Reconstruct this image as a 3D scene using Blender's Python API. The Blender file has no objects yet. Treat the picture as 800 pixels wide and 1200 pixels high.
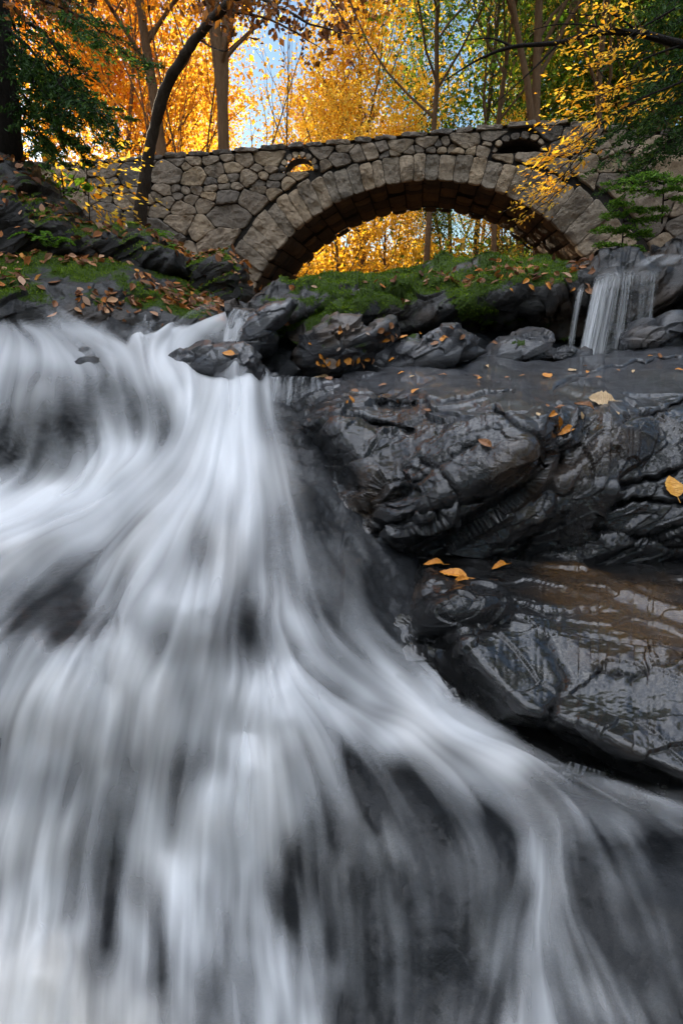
import bpy, math, random
import numpy as np
from mathutils import Vector
R = math.radians
rng = np.random.default_rng(7); random.seed(7)
S = bpy.context.scene
COL = S.collection

# ------------------------------------------------------------------ camera
F = 640.0; PITCH = math.atan(200 / 640.0)
CP, SP = math.cos(PITCH), math.sin(PITCH)
cam = bpy.data.cameras.new('camera'); camo = bpy.data.objects.new('camera', cam); COL.objects.link(camo)
cam.sensor_fit = 'VERTICAL'; cam.sensor_height = 36; cam.lens = 36 * F / 1200
cam.clip_start = 0.02; cam.clip_end = 2000
camo.rotation_euler = (R(90) - PITCH, 0, 0); S.camera = camo

# ------------------------------------------------------------------ light
SUN_AZ = R(-38); SUN_EL = R(15)             # azimuth from +Y towards -X
W = bpy.data.worlds.new('World'); S.world = W; W.use_nodes = True
nt = W.node_tree; nt.nodes.clear()
wo = nt.nodes.new('ShaderNodeOutputWorld'); bg = nt.nodes.new('ShaderNodeBackground')
sky = nt.nodes.new('ShaderNodeTexSky'); sky.sky_type = 'NISHITA'; sky.sun_disc = False
sky.sun_elevation = SUN_EL; sky.sun_rotation = SUN_AZ; sky.air_density = 1.2; sky.dust_density = .4; sky.ozone_density = 3
tc = nt.nodes.new('ShaderNodeTexCoord'); nz = nt.nodes.new('ShaderNodeTexNoise'); nz.inputs['Scale'].default_value = 2.2; nz.inputs['Detail'].default_value = 7
nt.links.new(tc.outputs['Generated'], nz.inputs['Vector'])
sx = nt.nodes.new('ShaderNodeSeparateXYZ'); nt.links.new(tc.outputs['Generated'], sx.inputs[0])
m1 = nt.nodes.new('ShaderNodeMath'); m1.operation = 'MULTIPLY_ADD'; m1.inputs[1].default_value = -.12; m1.inputs[2].default_value = 0.0
nt.links.new(sx.outputs['Y'], m1.inputs[0])
m2 = nt.nodes.new('ShaderNodeMath'); m2.operation = 'MULTIPLY_ADD'; m2.inputs[1].default_value = 1.0
nt.links.new(sx.outputs['Z'], m2.inputs[0]); nt.links.new(m1.outputs[0], m2.inputs[2])
m3 = nt.nodes.new('ShaderNodeMath'); m3.operation = 'ADD'; nt.links.new(m2.outputs[0], m3.inputs[0]); nt.links.new(nz.outputs['Fac'], m3.inputs[1])
mr = nt.nodes.new('ShaderNodeMapRange'); mr.inputs['From Min'].default_value = 1.05; mr.inputs['From Max'].default_value = 1.36
nt.links.new(m3.outputs[0], mr.inputs['Value'])
cn = nt.nodes.new('ShaderNodeTexNoise'); cn.inputs['Scale'].default_value = 3.1; cn.inputs['Detail'].default_value = 6
nt.links.new(tc.outputs['Generated'], cn.inputs['Vector']); cr = nt.nodes.new('ShaderNodeValToRGB'); nt.links.new(cn.outputs['Fac'], cr.inputs[0])
cr.color_ramp.elements[0].position = .36; cr.color_ramp.elements[0].color = (.16, .20, .28, 1); cr.color_ramp.elements[1].position = .64; cr.color_ramp.elements[1].color = (1, 1, 1, 1)
cm = nt.nodes.new('ShaderNodeMixRGB'); cm.blend_type = 'MULTIPLY'; cm.inputs[0].default_value = 1; cm.inputs[1].default_value = (26.5, 27.3, 28.8, 1); nt.links.new(cr.outputs[0], cm.inputs[2])
mx = nt.nodes.new('ShaderNodeMixRGB'); nt.links.new(cm.outputs[0], mx.inputs[2])   # bright cloud added overhead, out of view, to light the shaded foreground
nt.links.new(mr.outputs[0], mx.inputs[0]); nt.links.new(sky.outputs[0], mx.inputs[1])
nt.links.new(mx.outputs[0], bg.inputs[0]); bg.inputs[1].default_value = 0.052
nt.links.new(bg.outputs[0], wo.inputs[0])
sl = bpy.data.lights.new('sun', 'SUN'); sl.energy = 5.0; sl.angle = R(.6); sl.color = (1, .84, .62)
so = bpy.data.objects.new('sun', sl); COL.objects.link(so)
sd = Vector((math.sin(SUN_AZ) * math.cos(SUN_EL), math.cos(SUN_AZ) * math.cos(SUN_EL), math.sin(SUN_EL)))
so.rotation_euler = (-sd).to_track_quat('-Z', 'Y').to_euler()
S.view_settings.view_transform = 'Standard'; S.view_settings.look = 'None'
S.view_settings.exposure = 2.08; S.view_settings.gamma = 1
S.render.engine = 'CYCLES'; S.cycles.transparent_max_bounces = 12; S.cycles.max_bounces = 7
S.cycles.diffuse_bounces = 3; S.cycles.glossy_bounces = 3; S.cycles.transmission_bounces = 4
S.cycles.use_denoising = True

# ------------------------------------------------------------------ maths
def PX(u, v, Y):
    u, v, Y = np.broadcast_arrays(np.asarray(u, float), np.asarray(v, float), np.asarray(Y, float))
    a = (u - 400) / F; b = (600 - v) / F
    t = Y / (CP + b * SP)
    return np.stack([a * t, Y, (-SP + b * CP) * t], -1)
def UV(P):
    d = P[..., 1] * CP - P[..., 2] * SP
    return 400 + F * P[..., 0] / d, 600 - F * (P[..., 1] * SP + P[..., 2] * CP) / d
def at(u, v, Y): return Vector(PX(u, v, Y))

PERM = np.random.default_rng(3).permutation(4096); PERM = np.concatenate([PERM, PERM])
GR = np.random.default_rng(4).normal(size=(4096, 3)); GR /= np.linalg.norm(GR, axis=1)[:, None]
def noise3(p):
    i = np.floor(p).astype(int); f = p - i; w = f * f * f * (f * (f * 6 - 15) + 10); i &= 2047
    r = 0
    for dx in (0, 1):
        for dy in (0, 1):
            for dz in (0, 1):
                h = PERM[(PERM[(PERM[i[..., 0] + dx] + i[..., 1] + dy) & 4095] + i[..., 2] + dz) & 4095] & 4095
                g = GR[h]; d = f - np.array([dx, dy, dz])
                ww = (w[..., 0] if dx else 1 - w[..., 0]) * (w[..., 1] if dy else 1 - w[..., 1]) * (w[..., 2] if dz else 1 - w[..., 2])
                r = r + ww * (g * d).sum(-1)
    return r * 1.6
def fbm(p, o=4, g=.5, l=2.07):
    r = 0; a = 1
    for k in range(o): r = r + a * noise3(p + k * 17.3); a *= g; p = p * l
    return r
def ridged(p, o=4, g=.55):
    r = 0; a = 1
    for k in range(o): r = r + a * (1 - 2 * np.abs(noise3(p + k * 11.7))); a *= g; p = p * 2.03
    return r / 2
def facet(p, size, tilt=.5, off=.35, aniso=(.7, .9, 2.6), ax=(-.42, -.25, .87), seed=0):
    """broken rock: every Voronoi cell is a flat plane of its own tilt and height"""
    z = np.array(ax, float); z /= np.linalg.norm(z); x = np.cross([0, 1, 0], z); x /= np.linalg.norm(x); y = np.cross(z, x)
    q = np.stack([p @ x, p @ y, p @ z], -1) / size * np.array(aniso); sh = q.shape[:-1]; q = q.reshape(-1, 3)
    q = q + .25 * np.stack([noise3(q * .9 + k * 7.7 + seed) for k in range(3)], -1)
    i = np.floor(q).astype(int); best = np.full(len(q), 1e9); out = np.zeros(len(q))
    for dx in (-1, 0, 1):
        for dy in (-1, 0, 1):
            for dz in (-1, 0, 1):
                c = i + np.array([dx, dy, dz]); cc = (c + 512 + seed * 31) & 2047
                h = PERM[(PERM[(PERM[cc[:, 0]] + cc[:, 1]) & 4095] + cc[:, 2]) & 4095] & 4095
                j = GR[h] * .32; v = q - (c + .5 + j); d2 = (v * v).sum(-1); m = d2 < best
                best[m] = d2[m]; g = GR[(h * 7 + 3) & 4095]
                out[m] = ((v * g).sum(-1) * tilt + off * GR[(h * 13 + 5) & 4095][:, 0])[m]
    return (out * size).reshape(sh)
def sstep(x, a, b):
    t = np.clip((x - a) / (b - a), 0, 1); return t * t * (3 - 2 * t)
class RBF:
    def __init__(s, pts, vals, lin=True, sc=(1, 1)):
        s.sc = np.array(sc, float); s.c = np.array(pts, float) * s.sc; n = len(s.c)
        K = np.linalg.norm(s.c[:, None] - s.c[None], axis=-1)
        A = np.zeros((n + 3, n + 3)); A[:n, :n] = K; A[:n, n] = 1; A[:n, n + 1:] = s.c / 500; A[n:, :n] = A[:n, n:].T
        A[:n, :n] -= np.eye(n) * .5
        b = np.zeros((n + 3,) + np.shape(vals)[1:]); b[:n] = vals
        s.w = np.linalg.solve(A, b)
    def __call__(s, u, v):
        sh = np.shape(u); q = np.stack([np.ravel(u), np.ravel(v)], 1) * s.sc; out = []
        for k in range(0, len(q), 40000):
            d = np.linalg.norm(q[k:k + 40000, None] - s.c[None], axis=-1)
            out.append(d @ s.w[:-3] + s.w[-3] + (q[k:k + 40000] / 500) @ s.w[-2:])
        r = np.concatenate(out); return r.reshape(sh + r.shape[1:])

# ------------------------------------------------------------------ mesh helpers
def tag(o, label=None, cat=None, group=None, kind=None):
    if label: o['label'] = label
    if cat: o['category'] = cat
    if group: o['group'] = group
    if kind: o['kind'] = kind
    return o
def mesh_np(name, V, Fq, mat, parent=None, smooth=True, vattr=None, fattr=None):
    V = np.ascontiguousarray(V, dtype=np.float32).reshape(-1, 3); Fq = np.ascontiguousarray(Fq, dtype=np.int32); k = Fq.shape[1]
    me = bpy.data.meshes.new(name); me.vertices.add(len(V)); me.vertices.foreach_set('co', V.ravel())
    me.loops.add(Fq.size); me.loops.foreach_set('vertex_index', Fq.ravel())
    me.polygons.add(len(Fq)); me.polygons.foreach_set('loop_start', np.arange(0, Fq.size, k, dtype=np.int32))
    try: me.polygons.foreach_set('loop_total', np.full(len(Fq), k, dtype=np.int32))
    except Exception: pass
    me.polygons.foreach_set('use_smooth', np.full(len(Fq), smooth, dtype=bool))
    for A, dom in ((vattr, 'POINT'), (fattr, 'FACE')):
        for an, val in (A or {}).items():
            at_ = me.attributes.new(an, 'FLOAT', dom); at_.data.foreach_set('value', np.ascontiguousarray(val, dtype=np.float32).ravel())
    me.update(calc_edges=True); me.validate()
    o = bpy.data.objects.new(name, me); COL.objects.link(o); me.materials.append(mat)
    if parent: o.parent = parent
    return o
def empty(name, loc=(0, 0, 0)):
    o = bpy.data.objects.new(name, None); o.location = loc; COL.objects.link(o); o.empty_display_size = .1; return o
def grid_faces(r, c, mask=None, wrap=False):
    idx = np.arange(r * c).reshape(r, c)
    if wrap: idx = np.concatenate([idx, idx[:, :1]], 1)
    a = idx[:-1, :-1]; b = idx[:-1, 1:]; d = idx[1:, 1:]; e = idx[1:, :-1]
    f = np.stack([a, b, d, e], -1).reshape(-1, 4)
    if mask is not None: f = f[mask.reshape(-1)]
    return f
def gnormals(P):
    du = np.gradient(P, axis=1); dv = np.gradient(P, axis=0)
    n = np.cross(du, dv); n /= np.linalg.norm(n, axis=-1)[..., None] + 1e-12
    return n
class Tubes:
    def __init__(s): s.V = []; s.F = []; s.n = 0
    def add(s, pts, rad, k=7):
        pts = np.array(pts, float); m = len(pts); rad = np.broadcast_to(rad, (m,))
        t = np.gradient(pts, axis=0); t /= np.linalg.norm(t, axis=1)[:, None] + 1e-9
        ref = np.array([.31, .77, .2]) if abs(t[0, 2]) > .6 else np.array([.1, .2, 1.])
        a = np.cross(t, ref); a /= np.linalg.norm(a, axis=1)[:, None] + 1e-9; b = np.cross(t, a)
        an = np.linspace(0, 2 * np.pi, k, endpoint=False)
        ring = pts[:, None] + rad[:, None, None] * (np.cos(an)[None, :, None] * a[:, None] + np.sin(an)[None, :, None] * b[:, None])
        s.V.append(ring.reshape(-1, 3)); s.F.append(grid_faces(m, k, wrap=True) + s.n)
        s.n += m * k
    def build(s, name, mat, parent=None, bump=0):
        V = np.concatenate(s.V)
        if bump: V = V + bump * np.stack([noise3(V * 9 + q * 5) for q in range(3)], -1)
        return mesh_np(name, V, np.concatenate(s.F), mat, parent)
def leaf_mesh(name, C, size, mat, parent=None, aspect=.62, tilt=1.0, direc=None, tone=None, size_var=.35, bend=.18):
    """many leaf blades: one folded rhombus (4 verts) each, random or given direction"""
    C = np.asarray(C, float); n = len(C)
    d = rng.normal(size=(n, 3)) * np.array([1, 1, tilt])
    if direc is not None: d = d * .45 + np.asarray(direc)
    d /= np.linalg.norm(d, axis=1)[:, None]
    q = rng.normal(size=(n, 3)) * (np.array([.4, .4, 1]) if tilt < .7 else 1)
    s_ = np.cross(d, q); s_ /= np.linalg.norm(s_, axis=1)[:, None] + 1e-9; nn = np.cross(d, s_)
    L = size * np.exp(rng.normal(size=n) * size_var)[:, None]
    V = np.stack([C - d * L * .5, C + s_ * L * aspect * .5 + nn * L * bend * .5 - d * L * .05, C + d * L * .5, C - s_ * L * aspect * .5 + nn * L * bend * .5 - d * L * .05], 1)
    Fq = np.arange(4 * n).reshape(n, 4)
    if tone is None: tone = rng.random(n)
    return mesh_np(name, V.reshape(-1, 3), Fq, mat, parent, smooth=False, fattr={'tone': np.clip(tone, 0, 1)})

# ------------------------------------------------------------------ materials
class NT:
    def __init__(s, name):
        s.m = bpy.data.materials.new(name); s.m.use_nodes = True; s.t = s.m.node_tree; s.t.nodes.clear()
        s.out = s.n('ShaderNodeOutputMaterial')
    def n(s, typ, **kw):
        x = s.t.nodes.new(typ)
        for k, v in kw.items(): setattr(x, k, v)
        return x
    def l(s, a, b): s.t.links.new(a, b)
    def val(s, inp, v):
        if isinstance(v, bpy.types.NodeSocket): s.l(v, inp)
        else: inp.default_value = v
    def noise(s, scale, detail=5, rough=.6, vec=None, dist=0):
        x = s.n('ShaderNodeTexNoise'); x.inputs['Scale'].default_value = scale; x.inputs['Detail'].default_value = detail
        x.inputs['Roughness'].default_value = rough; x.inputs['Distortion'].default_value = dist
        s.l(vec or s.pos(), x.inputs['Vector']); return x.outputs['Fac']
    def pos(s):
        if not hasattr(s, '_p'): s._p = s.n('ShaderNodeTexCoord').outputs['Object']
        return s._p
    def ramp(s, fac, stops):
        x = s.n('ShaderNodeValToRGB'); e = x.color_ramp.elements
        while len(e) < len(stops): e.new(.5)
        for q, (p, c) in zip(e, stops): q.position = p; q.color = (*c, 1) if len(c) == 3 else c
        s.l(fac, x.inputs[0]); return x.outputs['Color']
    def rmp(s, v, a, b, c=0, d=1, smooth=False):
        x = s.n('ShaderNodeMapRange'); x.inputs[1].default_value = a; x.inputs[2].default_value = b; x.inputs[3].default_value = c; x.inputs[4].default_value = d
        if smooth: x.interpolation_type = 'SMOOTHSTEP'
        s.l(v, x.inputs[0]); return x.outputs[0]
    def mix(s, f, a, b, mode='MIX'):
        x = s.n('ShaderNodeMixRGB', blend_type=mode); s.val(x.inputs[0], f)
        for i, c in ((1, a), (2, b)): s.val(x.inputs[i], (*c, 1) if isinstance(c, tuple) and len(c) == 3 else c)
        return x.outputs[0]
    def math(s, op, a, b=0.):
        x = s.n('ShaderNodeMath', operation=op); s.val(x.inputs[0], a); s.val(x.inputs[1], b); return x.outputs[0]
    def attr(s, name):
        return s.n('ShaderNodeAttribute', attribute_name=name).outputs['Fac']
    def bump(s, h, dist, strength=1., nrm=None):
        x = s.n('ShaderNodeBump'); x.inputs['Distance'].default_value = dist; x.inputs['Strength'].default_value = strength
        s.l(h, x.inputs['Height'])
        if nrm: s.l(nrm, x.inputs['Normal'])
        return x.outputs[0]
    def bsdf(s, color, rough=.8, nrm=None, spec=.5, coat=0, coat_r=.1, **kw):
        b = s.n('ShaderNodeBsdfPrincipled'); s.val(b.inputs['Base Color'], (*color, 1) if isinstance(color, tuple) else color)
        s.val(b.inputs['Roughness'], rough); s.val(b.inputs['Specular IOR Level'], spec)
        s.val(b.inputs['Coat Weight'], coat); s.val(b.inputs['Coat Roughness'], coat_r)
        if nrm: s.l(nrm, b.inputs['Normal'])
        s.last = b; return b.outputs[0]
    def done(s, sh): s.l(sh, s.out.inputs[0]); return s.m
    def stretch(s, sc, rot=(0, 0, 0)):
        x = s.n('ShaderNodeMapping'); x.inputs['Scale'].default_value = sc; x.inputs['Rotation'].default_value = rot; s.l(s.pos(), x.inputs[0]); return x.outputs[0]

def wet_rock(name, base=((.004, .0045, .006), (.014, .015, .017), (.075, .042, .017)), rough=(.07, .36), brown=.50, scale=1., film=False, moss=False, coat=.6, bd=.036, vo=.06, pale_top=False):
    m = NT(name)
    a = m.noise(3.5 * scale, 8, .65); b = m.noise(1.4 * scale, 4, .5); c = m.noise(26 * scale, 6, .7)
    vs = m.stretch((1.2, 1.2, 5), (R(12), R(-26), 0)); st = m.noise(5 * scale, 7, .65, vs, .6)
    col = m.mix(m.rmp(st, .35, .7), base[0], base[1])
    col = m.mix(m.rmp(b, brown, brown + .14, 0, .8, True), col, base[2])
    col = m.mix(m.rmp(c, .55, .75, 0, .5), col, (.06, .06, .062))
    rg = m.rmp(a, .35, .68, rough[0], rough[1], True)
    if pale_top:  # higher rock goes paler and a little rougher
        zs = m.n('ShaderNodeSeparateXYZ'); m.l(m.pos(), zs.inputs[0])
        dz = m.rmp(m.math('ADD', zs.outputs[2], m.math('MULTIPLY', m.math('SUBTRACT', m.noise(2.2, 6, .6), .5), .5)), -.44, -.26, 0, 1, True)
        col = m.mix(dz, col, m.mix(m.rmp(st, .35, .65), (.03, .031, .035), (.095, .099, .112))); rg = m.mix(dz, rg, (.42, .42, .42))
    h = m.math('ADD', m.math('MULTIPLY', m.noise(24 * scale, 9, .78), 1.), m.math('MULTIPLY', st, .8))
    v = m.n('ShaderNodeTexVoronoi', feature='DISTANCE_TO_EDGE'); v.inputs['Scale'].default_value = 9 * scale; m.l(vs, v.inputs['Vector'])
    h = m.math('ADD', h, m.math('MULTIPLY', m.rmp(v.outputs['Distance'], 0, .06, 0, 1), vo))
    n1 = m.bump(h, bd / scale)
    n2 = m.bump(m.noise(95 * scale, 6, .75), .020 / scale, 1., n1)
    if film:
        rp = m.math('ABSOLUTE', m.math('SUBTRACT', m.noise(15, 3, .55, m.stretch((1, 1.9, 1), (0, 0, R(-35))), .8), .5))
        n2 = m.bump(m.math('ADD', m.math('MULTIPLY', rp, m.rmp(m.noise(3.2, 3), .42, .6, .4, 2.4)), m.math('MULTIPLY', m.noise(40, 7, .75), .8)), .022, 1., n1)
    if moss:
        g = m.attr('moss'); gn = m.noise(30, 4, .7)
        gf = m.rmp(m.math('ADD', g, m.math('MULTIPLY', m.math('SUBTRACT', gn, .5), .7)), .42, .58, 0, 1, True)
        gc = m.mix(m.noise(60, 4, .7), (.02, .045, .003), (.085, .15, .01))
        col = m.mix(gf, col, gc); rg = m.mix(gf, rg, (.95, .95, .95))
        ct = m.math('MULTIPLY', m.math('SUBTRACT', 1., gf), coat)
        n2 = m.bump(m.math('MULTIPLY', m.noise(120, 3, .7), gf), .02, .9, n2)
    else: ct = coat
    return m.done(m.bsdf(col, rg, n2, .5, ct, .14))
M = {}
M['rock'] = wet_rock('wet_slate', pale_top=True)
M['bed'] = wet_rock('stream_bed_slate', base=((.008, .010, .013), (.016, .019, .023), (.03, .024, .016)), brown=.7, rough=(.35, .55), coat=.15, bd=.04, vo=0)
M['film'] = wet_rock('slate_under_water_film', base=((.004, .004, .005), (.012, .011, .010), (.13, .062, .014)), brown=.42, rough=(.10, .32), film=True, coat=.9, vo=0)
M['mossrock'] = wet_rock('mossy_slate', base=((.004, .004, .004), (.020, .017, .014), (.07, .040, .02)), rough=(.3, .65), moss=True, coat=.14)
M['bankrock'] = wet_rock('mossy_bank_rock', base=((.005, .005, .005), (.018, .016, .014), (.06, .036, .02)), rough=(.35, .7), moss=True, coat=.15)
M['dryrock'] = wet_rock('bank_rock', base=((.006, .005, .004), (.024, .020, .016), (.05, .032, .018)), rough=(.5, .85), moss=True, coat=.1)
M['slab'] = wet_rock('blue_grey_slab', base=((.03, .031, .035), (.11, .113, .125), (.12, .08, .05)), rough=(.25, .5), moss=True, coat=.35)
def stone_mat(name, lo, mid, hi, dark=.5):
    m = NT(name); t = m.attr('tone'); n = m.noise(2.3, 7, .65); n2 = m.noise(14, 7, .7)
    col = m.ramp(t, [(0, lo), (.5, mid), (1, hi)])
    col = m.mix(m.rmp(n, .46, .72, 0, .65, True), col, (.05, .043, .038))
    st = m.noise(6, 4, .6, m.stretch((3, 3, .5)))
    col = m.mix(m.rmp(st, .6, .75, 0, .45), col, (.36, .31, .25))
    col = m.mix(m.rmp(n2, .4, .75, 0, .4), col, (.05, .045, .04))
    h = m.math('ADD', m.noise(7, 9, .72), m.math('MULTIPLY', m.noise(45, 5, .7), .3))
    return m.done(m.bsdf(col, .88, m.bump(h, .13), .3))
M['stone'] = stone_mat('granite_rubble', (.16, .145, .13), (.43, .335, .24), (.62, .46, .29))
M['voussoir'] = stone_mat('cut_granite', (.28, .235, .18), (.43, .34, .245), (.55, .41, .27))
M['vault'] = stone_mat('dark_vault_stone', (.05, .045, .045), (.12, .085, .06), (.2, .13, .08))  # vault and jamb blocks, darker than the wall stones
m = NT('dark_mortar'); M['mortar'] = m.done(m.bsdf(m.mix(m.noise(8, 5), (.008, .007, .006), (.035, .028, .022)), .95, m.bump(m.noise(30, 4), .03)))
def bark(name, a, b):
    m = NT(name); v = m.noise(10, 7, .7, m.stretch((3, 3, .5)))
    return m.done(m.bsdf(m.mix(v, a, b), .9, m.bump(m.math('ADD', v, m.math('MULTIPLY', m.noise(22, 6, .75, m.stretch((3, 3, .45))), .6)), .09), .2))
M['bark'] = bark('grey_brown_bark', (.02, .015, .012), (.13, .095, .07))
M['bark_dark'] = bark('dark_bark', (.008, .007, .006), (.05, .04, .033))
M['bark_warm'] = bark('warm_bark', (.05, .028, .014), (.30, .17, .085))
def leafmat(name, stops, trans=.5, rough=.6):
    m = NT(name); c = m.ramp(m.attr('tone'), stops)
    d = m.n('ShaderNodeBsdfDiffuse'); m.l(c, d.inputs[0]); tr = m.n('ShaderNodeBsdfTranslucent'); m.l(c, tr.inputs[0])
    g = m.n('ShaderNodeBsdfGlossy'); g.inputs['Roughness'].default_value = rough; g.inputs[0].default_value = (.5, .5, .5, 1)
    x = m.n('ShaderNodeMixShader'); x.inputs[0].default_value = trans; m.l(d.outputs[0], x.inputs[1]); m.l(tr.outputs[0], x.inputs[2])
    y = m.n('ShaderNodeMixShader'); y.inputs[0].default_value = .04; m.l(x.outputs[0], y.inputs[1]); m.l(g.outputs[0], y.inputs[2])
    return m.done(y.outputs[0])
M['gold'] = leafmat('golden_leaves', [(0, (.50, .18, .01)), (.35, (.78, .38, .02)), (.7, (.88, .55, .04)), (1, (.90, .68, .10))], .6)
M['orange'] = leafmat('orange_leaves', [(0, (.30, .09, .01)), (.4, (.65, .25, .012)), (1, (.85, .45, .03))], .55)
M['green'] = leafmat('green_leaves', [(0, (.02, .055, .006)), (.5, (.08, .17, .012)), (.8, (.22, .28, .02)), (1, (.65, .38, .03))], .5)
M['mixed'] = leafmat('turning_leaves', [(0, (.03, .08, .008)), (.4, (.13, .22, .012)), (.7, (.45, .38, .02)), (1, (.75, .38, .02))], .55)
M['hemlock'] = leafmat('hemlock_needles', [(0, (.008, .026, .006)), (.6, (.035, .09, .014)), (1, (.12, .20, .025))], .3)
M['brownleaf'] = leafmat('dark_brown_leaves', [(0, (.03, .012, .006)), (.6, (.14, .05, .012)), (1, (.35, .14, .02))], .35)  # dark brown tones, varied at random from leaf to leaf
M['litter'] = leafmat('fallen_leaves', [(0, (.07, .028, .014)), (.45, (.24, .10, .04)), (.75, (.40, .13, .02)), (.9, (.48, .30, .20)), (1, (.55, .22, .02))], .15)
M['fern'] = leafmat('fern_green', [(0, (.04, .12, .01)), (1, (.20, .38, .03))], .4)
M['mosst'] = leafmat('moss_tufts', [(0, (.03, .07, .003)), (.6, (.15, .25, .012)), (1, (.30, .42, .025))], .35)
m = NT('forest_floor'); n = m.noise(5, 9, .75); c = m.ramp(n, [(0, (.012, .010, .007)), (.45, (.05, .03, .014)), (.6, (.16, .07, .02)), (.75, (.25, .12, .03))])
M['ground'] = m.done(m.bsdf(c, .95, m.bump(n, .06)))
# white water: foam attribute = how aerated the water is; thin water lets the rock behind show
def foam_mat(name, tint=(.84, .855, .88)):
    m = NT(name); f = m.attr('foam')
    tc_ = m.mix(m.attr('cream_tint'), (*tint,), (.80, .70, .56)); d = m.n('ShaderNodeBsdfDiffuse'); m.l(tc_, d.inputs[0]); tr = m.n('ShaderNodeBsdfTranslucent'); tr.inputs[0].default_value = (*tint, 1)
    x = m.n('ShaderNodeMixShader'); x.inputs[0].default_value = .25; m.l(d.outputs[0], x.inputs[1]); m.l(tr.outputs[0], x.inputs[2])
    g = m.n('ShaderNodeBsdfGlossy'); g.inputs['Roughness'].default_value = .35
    y = m.n('ShaderNodeMixShader'); y.inputs[0].default_value = .05; m.l(x.outputs[0], y.inputs[1]); m.l(g.outputs[0], y.inputs[2])
    t = m.n('ShaderNodeBsdfTransparent'); z = m.n('ShaderNodeMixShader'); m.l(f, z.inputs[0]); m.l(t.outputs[0], z.inputs[1]); m.l(y.outputs[0], z.inputs[2])
    return m.done(z.outputs[0])
M['foam'] = foam_mat('white_water')
m = NT('stream_water'); M['water'] = m.done(m.bsdf((.02, .024, .022), .06, m.bump(m.noise(9, 3), .02), .6))

# ================================================================== terrain
def smax(a, k=1.5): return np.log1p(np.exp(np.clip(a * k, -30, 30))) / k
def ground_z(X, Y):
    z = np.interp(Y, [-400, 0, 1, 2.5, 4, 6, 8, 12, 18, 30, 60, 100, 900], [-2.2, -1.9, -1.75, -1.5, -1.1, -.35, .35, .65, .9, 2.2, 6.5, 9, 12])
    fade = np.interp(Y, [18, 40], [1, .25])
    z = z + fade * np.minimum(smax(-X - 3.4 - .36 * np.clip(Y, 0, 40)) * np.interp(Y, [7, 12], [.9, 1.5]), 9) + fade * np.minimum(smax(X - 4.4 - .33 * np.clip(Y, 0, 40)) * .8, 8)  # left hillside raised beyond the frame to keep low sun off the stream
    return z
gx = np.sinh(np.linspace(-5, 5, 260)) * 6; gy = np.sinh(np.linspace(-5, 5, 260)) * 6 + 8
GX, GY = np.meshgrid(gx, gy); GZ = ground_z(GX, GY); Pn = np.stack([GX, GY, GZ], -1)
GZ = GZ + .12 * fbm(Pn * .7, 4) * np.interp(GY, [6, 14], [.3, 1]) + .8 * fbm(Pn * .05, 3) * np.interp(GY, [18, 60], [0, 1])
tag(mesh_np('ground', np.stack([GX, GY, GZ], -1), grid_faces(260, 260), M['ground']), kind='structure', label='leaf-strewn forest floor and gorge sides')

# ================================================================== stream depth map (u, v, distance)
WPTS = []
def colm(u, s):
    for v, y in s: WPTS.append((u, v, y))
colm(-120, [(1300,.55),(1200,.64),(1100,.78),(1000,.93),(900,1.05),(800,1.2),(700,1.45),(640,1.9),(600,2.3),(570,2.7),(540,2.85),(460,3.1),(440,3.25),(400,3.8),(375,4.6),(350,5.2)])
colm(50, [(1300,.55),(1200,.64),(1140,.70),(1100,.80),(1000,.93),(900,1.03),(800,1.15),(760,1.2),(735,1.28),(715,1.5),(690,1.65),(640,1.9),(600,2.3),(575,2.7),(555,2.85),(500,2.93),(460,3.02),(443,3.15),(430,3.5),(400,3.9),(375,4.6),(350,5.2)])
colm(130, [(1300,.55),(1150,.71),(1000,.95),(900,1.06),(800,1.18),(755,1.24),(735,1.4),(700,1.55),(640,1.85),(590,2.4),(550,2.75),(500,3.0),(460,3.15),(425,3.3),(412,3.6),(390,4.4),(365,5.2)])
colm(200, [(1300,.55),(1200,.65),(1100,.79),(1000,.95),(930,1.02),(850,1.1),(780,1.17),(740,1.2),(700,1.28),(685,1.45),(660,1.65),(600,2.1),(560,2.5),(520,2.95),(480,3.15),(440,3.35),(425,3.9),(405,5.0),(385,5.2),(370,5.5),(355,6.2)])
colm(240, [(745,1.17),(705,1.22),(685,1.36),(670,1.55),(410,4.9),(385,5.05),(368,5.5),(355,6.2)])
colm(290, [(1300,.55),(1100,.8),(1000,.93),(900,1.02),(860,1.1),(780,1.22),(720,1.35),(690,1.6),(640,1.85),(580,2.35),(530,2.8),(490,3.25),(460,3.6),(445,3.95),(410,4.9),(385,5.0),(365,5.35),(350,6.1)])
colm(335, [(1300,.55),(1200,.66),(1100,.79),(1000,.92),(900,1.03),(840,1.1),(800,1.18),(785,1.3),(740,1.42),(700,1.55),(640,1.9),(580,2.3),(520,2.85),(480,3.5),(450,4.1),(400,4.9)])
colm(420, [(1300,.54),(1100,.76),(1000,.88),(920,1.0),(860,1.14),(820,1.3),(780,1.45),(720,1.62),(660,1.95),(600,2.4),(540,2.9),(470,3.9)])
colm(520, [(1300,.53),(1100,.74),(1000,.86),(930,.98),(880,1.12),(840,1.32),(800,1.5),(740,1.7),(660,2.2),(600,2.55),(500,3.4)])
colm(620, [(1300,.52),(1150,.69),(1050,.80),(980,.90),(940,1.02),(900,1.2),(860,1.42),(800,1.7),(660,2.45)])
colm(700, [(1300,.52),(1150,.68),(1050,.80),(980,.92),(940,1.0),(915,1.15),(880,1.4),(820,1.7),(660,2.5)])
colm(920, [(1300,.5),(1150,.66),(1050,.78),(990,.88),(950,1.0),(900,1.25),(820,1.7),(660,2.5)])
WP = np.array(WPTS, float); WD = RBF(WP[:, :2], np.log(WP[:, 2]), sc=(.8, 1))
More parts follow.
